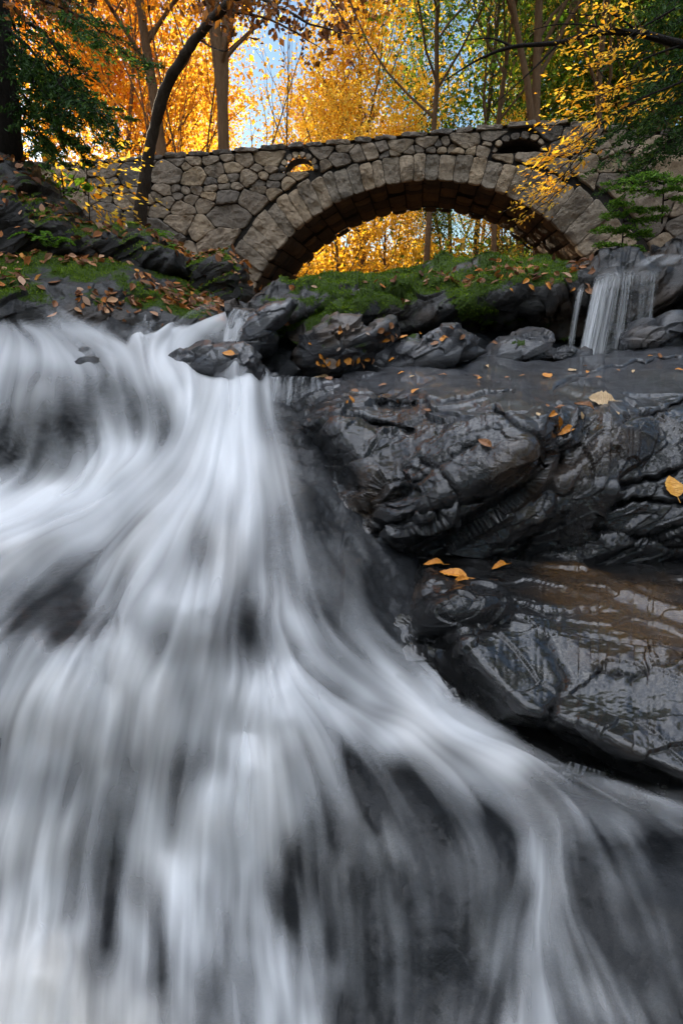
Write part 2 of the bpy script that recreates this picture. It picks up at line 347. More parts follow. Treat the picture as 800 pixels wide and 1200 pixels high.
# ---- grid in which the moving water and its bed are built
US = np.arange(-235, 1030, 1.8); VS = np.arange(1390, 351, -1.8)
WU, WV = np.meshgrid(US, VS)
WLOG = WD(WU, WV)
def blur(a, k, it=2):
    for _ in range(it):
        for ax in (0, 1):
            c = np.cumsum(np.concatenate([np.repeat(a.take([0], ax), k + 1, ax), a, np.repeat(a.take([-1], ax), k, ax)], ax), ax)
            n = a.shape[ax]; a = (c.take(range(2 * k + 1, 2 * k + 1 + n), ax) - c.take(range(0, n), ax)) / (2 * k + 1)
    return a
WLOG = blur(WLOG, 3)
# ---- where the water is white
FM = {
375:[(0,.35),(50,.6),(100,.6),(140,.35),(165,.5),(200,.68),(250,.7),(290,.5)],
400:[(0,.55),(50,.7),(100,.6),(150,.72),(200,.65),(222,.5),(238,.2),(255,.45),(280,.3),(300,.3)],
420:[(0,.7),(50,.75),(100,.6),(150,.65),(190,.75),(212,.4),(300,.3)],
440:[(0,.6),(30,.38),(60,.45),(100,.38),(150,.48),(190,.72),(220,.75),(270,.8),(300,.6),(330,.2)],
460:[(0,.5),(40,.6),(80,.22),(120,.5),(150,.42),(180,.42),(205,.75),(240,.8),(280,.85),(320,.5),(345,.15)],
500:[(0,.16),(40,.2),(70,.03),(95,.03),(115,.6),(140,.45),(170,.42),(200,.62),(240,.75),(280,.82),(310,.55),(340,.25),(380,.12)],
530:[(0,.08),(30,.14),(50,.3),(80,.38),(100,.28),(120,.5),(150,.75),(190,.8),(230,.75),(270,.8),(310,.65),(350,.3),(385,.18)],
560:[(0,.15),(30,.22),(50,.42),(80,.3),(120,.7),(160,.82),(200,.6),(240,.65),(280,.8),(320,.6),(360,.35),(400,.22)],
590:[(0,.8),(40,.88),(80,.92),(120,.85),(160,.75),(200,.72),(250,.7),(290,.75),(330,.6),(370,.38),(410,.3)],
620:[(0,.88),(50,.8),(100,.6),(150,.5),(200,.6),(250,.6),(300,.6),(350,.45),(390,.45),(420,.3)],
650:[(0,.75),(40,.5),(80,.32),(120,.38),(160,.5),(200,.42),(250,.55),(300,.5),(350,.4),(400,.35),(440,.2)],
690:[(0,.5),(40,.25),(80,.2),(120,.4),(160,.35),(200,.5),(230,.82),(260,.7),(290,.45),(320,.7),(340,.55),(370,.42),(400,.35),(450,.25)],
705:[(0,.45),(40,.22),(80,.18),(120,.4),(160,.38),(200,.62),(230,.9),(260,.8),(275,.4),(295,.35),(320,.8),(340,.6),(370,.45),(400,.35),(450,.28)],
730:[(0,.3),(50,.2),(90,.12),(110,.3),(150,.4),(180,.65),(220,.8),(250,.7),(275,.35),(300,.25),(320,.7),(350,.6),(380,.45),(430,.4),(470,.25)],
760:[(0,.5),(40,.5),(80,.55),(110,.62),(150,.55),(200,.55),(250,.55),(290,.35),(320,.62),(350,.65),(400,.42),(450,.38),(490,.25)],
800:[(0,.5),(50,.6),(100,.78),(140,.72),(180,.65),(230,.65),(280,.45),(305,.8),(340,.95),(380,.75),(405,.45),(440,.45),(480,.5),(512,.78),(535,.4)],
830:[(0,.32),(50,.5),(90,.72),(130,.7),(180,.6),(230,.6),(270,.5),(300,.8),(340,.88),(380,.6),(420,.75),(450,.4),(475,.55),(510,.78),(545,.6),(580,.3)],
860:[(0,.22),(50,.5),(90,.68),(140,.6),(190,.55),(240,.5),(290,.75),(330,.8),(360,.5),(400,.45),(450,.6),(500,.75),(550,.85),(590,.6),(640,.3),(700,.12)],
900:[(0,.4),(50,.55),(90,.5),(130,.5),(170,.32),(210,.38),(250,.32),(290,.8),(320,.82),(350,.6),(400,.22),(450,.25),(500,.38),(560,.62),(610,.68),(650,.55),(700,.45),(760,.12)],
930:[(0,.5),(50,.55),(90,.5),(130,.32),(170,.55),(210,.55),(250,.65),(290,.9),(330,.72),(370,.35),(420,.18),(470,.25),(520,.25),(570,.4),(620,.25),(655,.18),(705,.62),(750,.5),(800,.45)],
960:[(0,.55),(50,.5),(90,.42),(130,.22),(170,.5),(210,.6),(260,.78),(300,.88),(340,.6),(370,.28),(420,.18),(470,.2),(520,.18),(570,.2),(620,.2),(660,.45),(690,.25),(720,.6),(760,.5),(800,.5)],
1000:[(0,.55),(50,.5),(100,.32),(130,.14),(160,.5),(200,.55),(250,.72),(290,.75),(330,.45),(370,.2),(420,.16),(460,.24),(500,.14),(560,.12),(600,.25),(632,.55),(670,.4),(700,.18),(750,.12),(800,.12)],
1050:[(0,.52),(50,.5),(100,.4),(130,.28),(170,.45),(210,.55),(250,.65),(290,.6),(330,.3),(360,.18),(400,.12),(450,.14),(500,.08),(550,.08),(598,.4),(640,.5),(680,.38),(720,.14),(760,.14),(800,.05)],
1100:[(0,.72),(40,.62),(80,.62),(120,.62),(160,.6),(190,.5),(230,.45),(270,.48),(310,.35),(340,.52),(370,.25),(400,.1),(450,.1),(500,.06),(560,.1),(595,.4),(650,.5),(700,.32),(750,.1),(800,.05)],
1150:[(0,.78),(50,.72),(100,.66),(150,.66),(200,.42),(250,.4),(290,.42),(330,.6),(360,.5),(390,.25),(430,.08),(500,.06),(556,.1),(590,.36),(640,.46),(700,.45),(750,.28),(800,.08)],
1200:[(0,.82),(50,.75),(100,.62),(150,.6),(200,.38),(250,.36),(300,.38),(340,.55),(380,.38),(420,.1),(500,.06),(552,.25),(600,.4),(650,.45),(700,.4),(750,.32),(800,.15)]}
fv = sorted(FM); rows = np.array([np.interp(US, [q[0] for q in FM[v]], [q[1] for q in FM[v]]) for v in fv])
FMAP = np.array([[0.]])
iv = np.interp(VS, fv, np.arange(len(fv))); i0 = np.clip(iv.astype(int), 0, len(fv) - 2); fr = (iv - i0)[:, None]; fr = fr * fr * (3 - 2 * fr)
FMAP = rows[i0] * (1 - fr) + rows[i0 + 1] * fr
FMAP = blur(FMAP, 4, 4)
# ---- flow direction
FL = [(30,375,1,.35),(100,375,1,.4),(0,400,-.5,1),(0,425,-.4,1),(50,400,.2,1),(60,450,-.1,1),(0,500,-.15,1),(60,500,-.1,1),(120,480,.35,1),(105,530,.3,1),(130,430,.15,1),(180,440,.35,1),(150,405,1,.8),(190,435,.8,1),(215,460,.3,1),
 (280,362,-1,.3),(250,372,-1,.4),(210,385,-1,.8),(180,400,-.8,1),(270,385,-.3,1),(290,385,0,1),(240,400,-.4,1),(150,480,.02,1),(180,490,.08,1),(150,520,0,1),(250,470,-.35,1),(290,470,.1,1),(280,520,.05,1),(240,520,-.3,1),(200,540,-.8,1),(150,565,-1,.6),(80,595,-1,.4),(10,610,-1,.4),
 (100,640,-.9,.9),(50,700,-.9,.9),(150,690,-.6,1),(200,640,-.5,1),(250,600,-.2,1),(300,620,0,1),(340,560,.25,1),(360,600,.4,1),(390,650,.45,1),(430,720,.6,1),(480,790,.8,1),(230,720,-.2,1),(330,720,.1,1),(370,720,.3,1),(150,800,-.3,1),(60,800,-.4,1),(0,850,-.3,1),
 (100,950,-.22,1),(20,1000,-.2,1),(50,1150,-.1,1),(200,900,-.15,1),(250,1000,-.08,1),(300,950,0,1),(320,1150,.15,1),(300,820,-.15,1),(380,840,.7,1),(370,800,1,.6),(450,830,1,.5),(500,820,.7,.8),(540,870,1,.45),(620,905,1,.55),(700,930,1,.5),(790,950,1,.35),(600,860,1,.5),
 (350,900,.25,1),(400,950,.25,1),(450,900,.6,1),(520,950,.6,1),(590,970,.6,1),(620,960,.5,1),(650,980,-.1,1),(610,1060,-.35,1),(570,1180,-.3,1),(680,1000,.35,1),(700,1060,.55,1),(650,1100,.25,1),(750,1000,.4,1),(800,1100,.25,1),(640,1190,.2,1),(720,1180,.5,1),(500,1100,.12,1),(420,1100,0,1),(480,1200,0,1),(200,1190,0,1)]
FL = np.array(FL, float); d = FL[:, 2:]; d /= np.linalg.norm(d, axis=1)[:, None]
fr_ = RBF(FL[:, :2], d)(WU, WV); fr_ /= np.linalg.norm(fr_, axis=-1)[..., None] + 1e-6
FI, FJ = -fr_[..., 1], fr_[..., 0]         # rows run upwards
def lic(img, steps, wsig, one=False):
    r, c = img.shape; acc = img.copy(); wt = 1.
    for sgn in (1, -1):
        ii, jj = np.meshgrid(np.arange(r, dtype=float), np.arange(c, dtype=float), indexing='ij')
        for k in range(1, steps):
            a = np.clip(ii.round().astype(int), 0, r - 1); b = np.clip(jj.round().astype(int), 0, c - 1)
            ii = ii + sgn * FI[a, b]; jj = jj + sgn * FJ[a, b]
            i_ = np.clip(ii, 0, r - 1.001); j_ = np.clip(jj, 0, c - 1.001); ia = i_.astype(int); ja = j_.astype(int); fi = i_ - ia; fj = j_ - ja
            s = (img[ia, ja] * (1 - fi) + img[ia + 1, ja] * fi) * (1 - fj) + (img[ia, ja + 1] * (1 - fi) + img[ia + 1, ja + 1] * fi) * fj
            if one and sgn == 1: break
            w = math.exp(-(k / wsig) ** 2); acc = acc + w * s; wt += w
    return acc / wt
sh = WU.shape; nr = np.random.default_rng(11)
def nrm(a): return (a - a.mean()) / a.std()
st1 = nrm(lic(blur(nr.normal(size=sh), 1, 1), 44, 26)); st2 = nrm(lic(blur(nr.normal(size=sh), 2), 52, 34)); st3 = nrm(lic(blur(nr.normal(size=sh), 5, 4), 60, 44))
hd = nr.random(sh); hd = (hd > np.where(WV > 560, .99955, .9996)) * nr.uniform(.5, 1, sh); hb = blur(hd, 4, 4) * 160; hb = lic(np.clip(hb, 0, 2), 46, 30, one=True); heads = np.clip(hb * 2.2, 0, 1.2)
big = nrm(lic(blur(nr.normal(size=sh), 8, 4), 30, 18))
FMAP = .75 * FMAP + .25 * lic(FMAP, 14, 8)
st5 = nrm(lic(blur(nr.normal(size=sh), 4, 3), 24, 13))
STREAK = .13 * st1 + .36 * st2 + .45 * st3 + .45 * st5
calm = 1 - .6 * sstep(WV, 1080, 1180) * sstep(-WU, -260, -60) - .35 * sstep(FMAP, .6, .95)
EXV, EXU = [350, 362, 372, 400, 425, 448, 470, 500, 540, 600, 660, 720, 780, 830, 850, 880, 910, 940, 960, 1300], [292, 298, 300, 305, 300, 350, 340, 352, 385, 425, 462, 490, 525, 575, 640, 700, 770, 840, 1100, 1200]
ex = np.interp(WV, EXV, EXU)
FMAP = FMAP * (1 - .35 * sstep(WU, ex - 85, ex - 15) * sstep(WV, 470, 520) * (1 - sstep(WV, 760, 830)))
FMAP = FMAP * (1 - .28 * sstep(WU, 590, 680) * sstep(WV, 840, 880))
foam = FMAP + STREAK * .135 * calm * (.8 + .6 * FMAP) + big * .03 + (heads - heads.mean()) * .10 * sstep(FMAP, .25, .6)
foam = np.maximum(foam, .13 + .05 * sstep(WV, 600, 700) + .07 * STREAK)
# water edge: no water right of this line / above the top line
mask = 1 - sstep(WU + 6 * st3 + 9 * st2 * sstep(WV, 470, 520) + 14 * nrm(blur(nr.normal(size=sh), 6)) * sstep(WV, 600, 700), ex - 22 - 28 * sstep(WV, 640, 700), ex + 14 - 12 * sstep(WV, 640, 700) * (1 - sstep(WV, 780, 830)) - 6 * sstep(WV, 760, 880))
ey = np.interp(WU, [-120, 0, 60, 120, 148, 160, 200, 240, 285, 300], [362, 366, 362, 376, 400, 393, 380, 371, 360, 358])
mask *= sstep(WV + 3 * st2, ey - 1, ey + 12)
foam = np.clip(foam, 0, 1) * mask
ALPHA = np.clip((foam - .12) * 1.22, 0, .97) ** 1.25
SURF = PX(WU, WV, np.exp(WLOG)); N0 = gnormals(SURF); 
if N0[..., 2].mean() < 0: N0 = -N0
lump = (.010 * st3 + .004 * st2 + .012 * big + .032 * (FMAP - .5)) * np.exp(WLOG)[..., None][..., 0] * .6
WS = SURF + N0 * (lump * mask)[..., None]
fm = (ALPHA[:-1, :-1] + ALPHA[1:, 1:] + ALPHA[1:, :-1] + ALPHA[:-1, 1:]) > .004
tag(mesh_np('water', WS, grid_faces(*sh, mask=fm), M['foam'], vattr={'foam': ALPHA, 'cream_tint': .4 * sstep(WV + .6 * WU * -1, 950, 1180) * (1 - sstep(WU, 120, 330)) + .12 * np.clip(big, 0, 1) * sstep(WV, 300, 600)}), kind='structure', label='silky white cascade pouring down the rock steps')  # foam goes cream towards the lower left, with random patches
# a second thinner veil just above the first, where the water is whitest
st4 = nrm(lic(blur(nr.normal(size=sh), 4), 50, 36)); A2 = np.clip((FMAP - .66) * .7 + st4 * .12 + st3 * .05, 0, .55) * mask * sstep(mask, .6, 1)
WS2 = WS + N0 * ((.012 + .010 * np.clip(st4, -1, 2)) * np.exp(WLOG))[..., None]
fm2 = (A2[:-1, :-1] + A2[1:, 1:]) > .004
tag(mesh_np('water_veil', WS2, grid_faces(*sh, mask=fm2), M['foam'], vattr={'foam': A2}), kind='structure', label='thin upper veil of the white cascade')
# bed under it
def strata(P, n=(-.42, -.25, .87), freq=3.2, warp=.2):
    n = np.array(n); n /= np.linalg.norm(n); d = (P @ n) * freq + warp * fbm(P * 1.3, 4)
    k = np.floor(d); f = d - k; h = noise3(np.stack([k * 3.7, k * 1.3, P[..., 0] * .8], -1))
    return (sstep(f, 0, .8) - 1.0 * sstep(f, .76, 1.)) * (.6 + h)
BS = SURF * 1.075 + N0 * 0; BS[..., 2] -= .04
sc = np.exp(WLOG)
BS = BS + N0 * (np.minimum(.03 * fbm(SURF * 3, 5) + .02 * strata(SURF), .03) * np.clip(sc, .5, 3) * .7)[..., None]
tag(mesh_np('bedrock', BS, grid_faces(*sh), M['bed']), kind='structure', label='dark wet bedrock under the cascade')

# ================================================================== rock bands
def band(name, us, top, bot, ctrl, rows, mat, disp, back=(1.2, .6), nback=26, parent=None, cracks=(), mossf=None, sc=(.6, 1), foot=.5, smoothk=2, lpush=0):
    """rock whose face runs from line bot to line top (u,v) at the distances in ctrl, then rolls over backwards"""
    u = np.asarray(us); vt = np.interp(u, *zip(*top)); vb = np.interp(u, *zip(*bot))
    if top is not None: vt = vt + 3.6 * fbm(np.stack([u * .035, u * 0, u * 0 + vt[0]], -1), 4)
    c = np.array(ctrl, float); rb = RBF(c[:, :2], np.log(c[:, 2]), sc=sc)
    s = np.linspace(0, 1, rows)[:, None]; U = np.repeat(u[None], rows, 0); V = vb[None] * (1 - s) + vt[None] * s
    L = blur(rb(U, V), smoothk)
    if lpush: L = L + lpush * (1 - sstep(U - np.interp(V, EXV, EXU), -20, 45))
    for line, wdt, dep in cracks:
        ln = np.array(line, float); D = np.full(U.shape, 1e9)
        wob = 3 * noise3(np.stack([U * .08, V * .08, U * 0], -1))
        for a, b in zip(ln[:-1], ln[1:]):
            t = np.clip(((U - a[0]) * (b[0] - a[0]) + (V - a[1]) * (b[1] - a[1])) / ((b - a) @ (b - a)), 0, 1)
            D = np.minimum(D, np.hypot(U - a[0] - t * (b[0] - a[0]) + wob, V - a[1] - t * (b[1] - a[1]) + wob))
        L = L + dep * np.exp(-(D / wdt) ** 2)
    P = PX(U, V, np.exp(L))
    # roll over backwards
    tb = np.linspace(0, 1, nback + 1)[1:, None, None]; c0 = P[-1][None]
    slope = np.stack([np.zeros(len(u)), np.ones(len(u)), np.zeros(len(u))], -1)[None]
    B = c0 + slope * back[0] * tb * (c0[..., 1:2] * .2) + np.array([0, 0, -1.]) * back[1] * tb ** 2
    # foot goes down into the ground
    fb = np.linspace(1, 0, 41)[:-1, None, None]; f0 = P[0][None]
    Ft = f0 + np.array([0, .35, -1.]) * foot * fb
    G = np.concatenate([Ft, P, B], 0); n = gnormals(G)
    if n[G.shape[0] // 2, :, 1].mean() > 0: n = -n
    dd = disp(G); spc = np.linalg.norm(np.gradient(G, axis=0), axis=-1); sr_ = spc / G[..., 1].clip(.8, 9); wsm = sstep(sr_, .003, .006); w2_ = sstep(sr_, .006, .014); dd = dd * (1 - wsm) + blur(dd, 2, 2) * wsm; dd = dd * (1 - w2_) + blur(dd, 8, 2) * w2_
    G = G + n * dd[..., None]
    va = {}
    n2 = gnormals(G); n2 = n2 if (n2[G.shape[0] // 2, :, 1].mean() < 0) else -n2
    if mossf is not None:
        uu, vv = UV(G); va['moss'] = mossf(G, n2, uu, vv)
    o = mesh_np(name, G, grid_faces(*G.shape[:2]), mat, parent, vattr=va)
    if n[G.shape[0] // 2, 0, 0] != n[G.shape[0] // 2, 0, 0]: pass
    SURFS[name + str(len(SURFS))] = (G, n2, va.get('moss')); o['_k'] = 0; del o['_k']
    return o, G, n2, va.get('moss')
SURFS = {}
def polar_rock(name, outline, Y0, T, mat, disp, mossf=None, nu=170, nv=100, nose=(0, 0), parent=None, power=.85):
    """closed boulder: outline (u,v) at distance Y0, half thickness T metres"""
    o = np.array(outline, float); c = o.mean(0) + np.array(nose) * 0; ang = np.arctan2(o[:, 1] - c[1], o[:, 0] - c[0]); r = np.hypot(*(o - c).T)
    k = np.argsort(ang); ang = ang[k]; r = r[k]
    ph = np.linspace(-np.pi, np.pi, nu, endpoint=False); rr = np.interp(ph, ang, r, period=2 * np.pi)
    rr = (np.roll(rr, 1) + 2 * rr + np.roll(rr, -1)) / 4
    e1 = np.linspace(1e-4, 1, nv // 2) ** .8; h1 = np.arcsin(np.clip(e1 ** (1 / power), 0, 1)); ps = np.r_[h1, np.pi - h1[::-1][1:]][:, None]; nv = len(ps)
    sr = np.sin(ps) ** power
    U = c[0] + nose[0] * (1 - sr) + rr[None] * sr * np.cos(ph)[None]; V = c[1] + nose[1] * (1 - sr) + rr[None] * sr * np.sin(ph)[None]
    Y = Y0 - T * np.cos(ps) + 0 * U
    # keep real size behind: same metres as at Y0
    P = PX(U, V, Y); Pf = PX(U, V, Y0 + 0 * U); P = np.where((ps < np.pi / 2)[..., None], P, np.stack([Pf[..., 0], Y, Pf[..., 2]], -1))
    n = -np.cross(np.roll(P, -1, 1) - np.roll(P, 1, 1), np.gradient(P, axis=0)); n /= np.linalg.norm(n, axis=-1)[..., None] + 1e-12
    cen = P.mean((0, 1)); 
    if ((P - cen) * n).sum(-1).mean() < 0: n = -n
    P = P + n * disp(P)[..., None]
    n = np.cross(np.roll(P, -1, 1) - np.roll(P, 1, 1), np.gradient(P, axis=0)); n /= np.linalg.norm(n, axis=-1)[..., None] + 1e-12
    if ((P - cen) * n).sum(-1).mean() < 0: n = -n
    va = {'moss': mossf(P, n, *UV(P))} if mossf else {}
    ob = mesh_np(name, P, grid_faces(nv, nu, wrap=True), mat, parent, vattr=va)
    return ob, P, n, va.get('moss')
def rockdisp(a=.05, f=2.2, st=.05, fine=.02, sn=(-.42, -.25, .87), sf=4., fc=.34, fs=1.):
    def d(P):
        q = P * 1.0
        return fc * (fs * facet(q, .42 * fs, .42, .26, ax=sn) + facet(q, .15 * fs, .4, .3, ax=sn, seed=3)) + a * fbm(q * f, 3) + st * strata(q, sn, sf) + fine * .35 * ridged(q * 9, 5, .6) + fine * .25 * strata(q, sn, sf * 2.6, .8)
    return d
# ---- big wet boulder on the right (face + gently rising top)
u_b = np.arange(318, 1030, 1.6)
ctrlB = []
for u, s in ((320, [(560,2.8),(520,3.1),(490,3.5),(470,4.0),(455,4.5)]), (400, [(640,2.25),(600,2.45),(560,2.7),(520,2.95),(490,3.2),(465,3.8),(445,4.5)]),
             (440, [(665,2.2),(640,2.22),(610,2.38),(580,2.55),(545,2.75),(500,3.1),(470,3.5),(445,4.1),(425,4.7)]),
             (500, [(670,2.36),(655,2.42),(630,2.38),(600,2.30),(575,2.33),(545,2.52),(500,2.85),(470,3.2),(450,3.7),(420,4.8)]),
             (560, [(670,2.4),(655,2.45),(620,2.40),(590,2.34),(565,2.32),(530,2.41),(500,2.6),(480,2.85),(460,3.2),(440,3.9),(420,4.7)]),
             (610, [(670,2.45),(655,2.48),(620,2.42),(590,2.38),(565,2.32),(530,2.34),(500,2.45),(478,2.68),(462,3.0),(445,3.6),(425,4.5)]),
             (650, [(670,2.4),(655,2.42),(620,2.42),(580,2.46),(540,2.53),(510,2.62),(485,2.75),(465,3.0),(450,3.35),(430,4.2),(418,4.8)]),
             (720, [(670,2.38),(655,2.36),(620,2.35),(575,2.38),(565,2.44),(530,2.56),(500,2.73),(470,3.05),(450,3.4),(430,4.0),(412,4.7)]),
             (800, [(670,2.35),(655,2.32),(620,2.3),(570,2.4),(530,2.53),(500,2.68),(470,2.92),(440,3.4),(420,4.0),(404,4.6)]),
             (920, [(670,2.3),(640,2.25),(570,2.35),(500,2.6),(450,3.1),(420,3.7),(400,4.5)])):
    for v, y in s: ctrlB.append((u, v, y))
topB = [(318,460),(350,452),(400,447),(440,436),(480,428),(560,424),(640,424),(700,420),(740,411),(800,404),(925,398)]
botB = [(318,560),(360,600),(400,640),(440,664),(500,668),(925,672)]
crB = [([(580,480),(600,500),(618,520),(632,545)], 3., .06), ([(495,545),(515,552),(530,575)], 3, .05), ([(680,566),(720,570),(770,560),(800,548)], 3, .04), ([(440,625),(500,598),(560,585)], 4, .04),
       ([(640,500),(655,540),(640,600),(600,650)], 5, .03), ([(690,620),(740,628),(800,640)], 4, .04), ([(440,470),(520,476),(600,462)], 2.2, .025), ([(350,500),(420,492),(480,505)], 3, .03),
       ([(650,455),(690,440),(760,425),(800,420)], 2.5, .03), ([(560,520),(500,560),(430,600)], 3., .03), ([(700,600),(740,585),(800,590)], 3, .03), ([(730,500),(770,485),(800,470)], 3, .03)]
dB = rockdisp(.018, 2., .075, .024, (-.5, -.2, .85), 3.4, fc=.24, fs=1.)
dB0 = dB
def dB(P):
    u, v = UV(P); return dB0(P) * (1 - .5 * (1 - sstep(v, 452, 492)) * sstep(u, 400, 470))
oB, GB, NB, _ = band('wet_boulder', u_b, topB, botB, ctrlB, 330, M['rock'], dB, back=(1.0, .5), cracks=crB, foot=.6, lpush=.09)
tag(oB, 'big dark wet slate boulder filling the right side beside the cascade', 'boulder')
# ---- film covered shelf below
ctrlC = []
for u, s in ((440, [(840,1.35),(780,1.5),(720,1.7),(680,2.0),(650,2.3)]), (540, [(880,1.15),(840,1.32),(800,1.42),(770,1.5),(720,1.78),(680,2.05),(650,2.45)]),
             (640, [(930,1.02),(890,1.15),(850,1.28),(800,1.45),(770,1.55),(720,1.8),(680,2.1),(650,2.5)]), (720, [(960,.98),(915,1.1),(870,1.2),(840,1.3),(780,1.5),(720,1.8),(680,2.1),(650,2.5)]),
             (925, [(1000,.88),(950,.98),(900,1.1),(840,1.25),(780,1.45),(700,1.9),(650,2.45)])):
    for v, y in s: ctrlC.append((u, v, y))
dC = rockdisp(.014, 2.5, .03, .010, (-.3, -.35, .9), 5, fc=.10, fs=1.5)
oC, GC, NC, _ = band('rock_shelf', np.arange(425, 1030, 1.6), [(425,640),(470,650),(925,652)], [(425,760),(470,800),(520,850),(600,885),(680,915),(740,950),(800,975),(925,1010)], ctrlC, 320, M['film'], dC, back=(.4, .3), foot=.5, lpush=.14,
    cracks=[([(480,760),(530,757),(590,735),(612,715)], 4, .03), ([(520,700),(580,700),(640,725),(700,722)], 3, .02), ([(700,790),(740,800),(800,780)], 5, .04), ([(640,760),(660,800),(640,850)], 6, .03)])
tag(oC, 'low dark rock shelf with rippling film of water below the big boulder', 'rock shelf')
o, G_st, _, _ = polar_rock('wet_stone', [(484,716),(520,697),(562,695),(598,703),(606,722),(584,738),(532,756),(500,764),(478,745)], 1.86, .2, M['rock'], rockdisp(.015, 4, .012, .005, fc=.1))
tag(o, 'rounded wet grey stone at the edge of the cascade on the rock shelf', 'stone')
# ---- mossy ledge
ctrlE = []
for u, s in ((270, [(430,4.9),(400,5.0),(380,5.0),(366,5.3)]), (320, [(435,5.1),(415,5.3),(395,5.1),(375,5.0),(355,5.4),(340,5.9)]), (380, [(435,5.1),(420,5.2),(400,5.3),(380,5.15),(360,5.3),(345,5.6),(330,6.2)]),
             (450, [(425,5.3),(410,5.35),(390,5.4),(375,5.3),(360,5.35),(345,5.5),(330,5.9),(318,6.5)]), (520, [(425,5.5),(400,5.65),(385,5.5),(370,5.3),(350,5.3),(335,5.5),(322,5.9),(310,6.6)]),
             (600, [(425,5.7),(400,5.85),(385,5.65),(370,5.3),(350,5.25),(335,5.35),(325,5.6),(312,6.5)]), (680, [(430,5.6),(400,5.7),(370,5.4),(350,5.25),(330,5.25),(320,5.4),(314,5.9)]),
             (760, [(430,5.5),(400,5.5),(370,5.35),(345,5.2),(328,5.1),(318,5.3),(308,6.0)]), (925, [(430,5.3),(380,5.2),(340,5.0),(318,5.0),(300,5.6)])):
    for v, y in s: ctrlE.append((u, v, y))
topE = [(268,366),(300,358),(330,338),(380,326),(430,326),(470,316),(520,307),(560,315),(600,311),(640,308),(690,316),(705,316),(720,311),(770,306),(800,299),(925,292)]
botE = [(268,440),(925,438)]
def mossE(P, n, u, v):
    up = sstep(n[..., 2], .1, .75); a = fbm(P * 2.3, 4)
    a = a + .5 * noise3(P * 7)
    base = .04 + .36 * up + .65 * a
    zone = np.exp(-((u - 390 + (v - 365) * 1.6) / 60) ** 2 - ((v - 365) / 30) ** 2) * .75 + sstep(-v, -346, -326) * .45 + .6 * np.exp(-((u - 560) / 75) ** 2 - ((v - 362) / 22) ** 2)
    lim = 1 - sstep(u, 655, 700); low = 1 - sstep(v, 395, 430) * .7; lft = sstep(u - (v - 380) * .0, 300, 330) * .6 + .4
    return np.clip((base + zone) * lim * low * lft, 0, 1)
crE = [([(480,392),(560,385),(640,355),(700,335)], 5, .05), ([(300,400),(360,372),(430,350),(470,352)], 5, .05), ([(320,430),(345,385),(400,372)], 5, .04), ([(540,378),(620,372)], 4, .04)]
dE = rockdisp(.08, 1.8, .17, .045, (-.38, -.2, .9), 3.6)
oE, GE, NE, ME = band('mossy_ledge', np.arange(268, 1030, 1.6), topE, botE, ctrlE, 150, M['mossrock'], dE, back=(1.6, .5), mossf=mossE, cracks=crE, foot=.3)
tag(oE, 'long moss-covered rock ledge strewn with leaves in front of the arch', 'rock ledge')
# ---- slabs in front of the ledge
def mossl(a, b=.0):
    return lambda P, n, u, v: np.clip(a * sstep(n[..., 2], .2, .8) + .4 * fbm(P * 3, 3) + b, 0, 1)
slabs = [
 ([(352,428),(356,405),(385,388),(430,380),(462,378),(458,392),(430,408),(412,436),(370,440)], 4.75, .35, 'grey slanting slate slab with orange leaves, left under the mossy ledge', .15),
 ([(455,430),(462,412),(500,402),(560,404),(572,412),(540,424),(512,440),(470,444)], 4.6, .35, 'bluish slate slab with pointed right end under the mossy ledge', .1),
 ([(560,428),(572,410),(610,403),(650,406),(690,410),(694,424),(650,430),(600,436)], 4.85, .3, 'flat grey slate slab left of the small waterfall foot', .1),
 ([(728,408),(738,392),(770,384),(820,386),(850,400),(830,420),(760,418)], 4.8, .3, 'dark wet slab right of the small waterfall foot', .05)]
SLABG = []
for ol, y0, th, lab, mo in slabs:
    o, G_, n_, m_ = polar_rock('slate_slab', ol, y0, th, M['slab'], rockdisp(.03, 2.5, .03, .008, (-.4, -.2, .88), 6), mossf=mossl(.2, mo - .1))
    tag(o, lab, 'slab', 'slate slabs under the mossy ledge'); SLABG.append((G_, n_))
o, G_, n_, m_ = polar_rock('moss_cushion', [(592,410),(597,402),(610,400),(622,403),(624,412),(610,416)], 4.72, .09, M['mossrock'], lambda P: .01 * fbm(P * 14, 3), mossf=lambda P, n, u, v: np.ones(P.shape[:2]), nu=60, nv=40)
tag(o, 'small bright green moss cushion on a slate slab', 'moss cushion'); 
# ---- boulder standing in the stream, and the little ledge beside it
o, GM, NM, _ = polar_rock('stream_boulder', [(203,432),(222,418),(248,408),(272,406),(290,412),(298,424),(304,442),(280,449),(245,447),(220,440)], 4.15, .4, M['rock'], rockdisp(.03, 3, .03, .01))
tag(o, 'dark angular boulder with an orange leaf standing in the white water', 'boulder')
o, GL, NL, _ = band('low_rock_step', np.arange(284, 425, 1.5), [(284,446),(300,440),(350,439),(390,443),(425,446)], [(284,490),(425,490)],
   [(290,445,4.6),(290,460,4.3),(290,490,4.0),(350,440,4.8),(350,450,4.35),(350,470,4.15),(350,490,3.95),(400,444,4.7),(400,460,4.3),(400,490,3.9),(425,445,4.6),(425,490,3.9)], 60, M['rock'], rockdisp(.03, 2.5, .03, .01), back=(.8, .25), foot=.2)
tag(o, 'low dark rock step with thin water dripping over its edge', 'rock step')
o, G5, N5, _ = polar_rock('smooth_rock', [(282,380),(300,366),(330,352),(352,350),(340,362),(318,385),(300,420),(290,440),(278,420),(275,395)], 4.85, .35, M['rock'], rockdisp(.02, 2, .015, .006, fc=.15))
tag(o, 'smooth wet blue-grey rock where the upper fall spills over', 'rock')
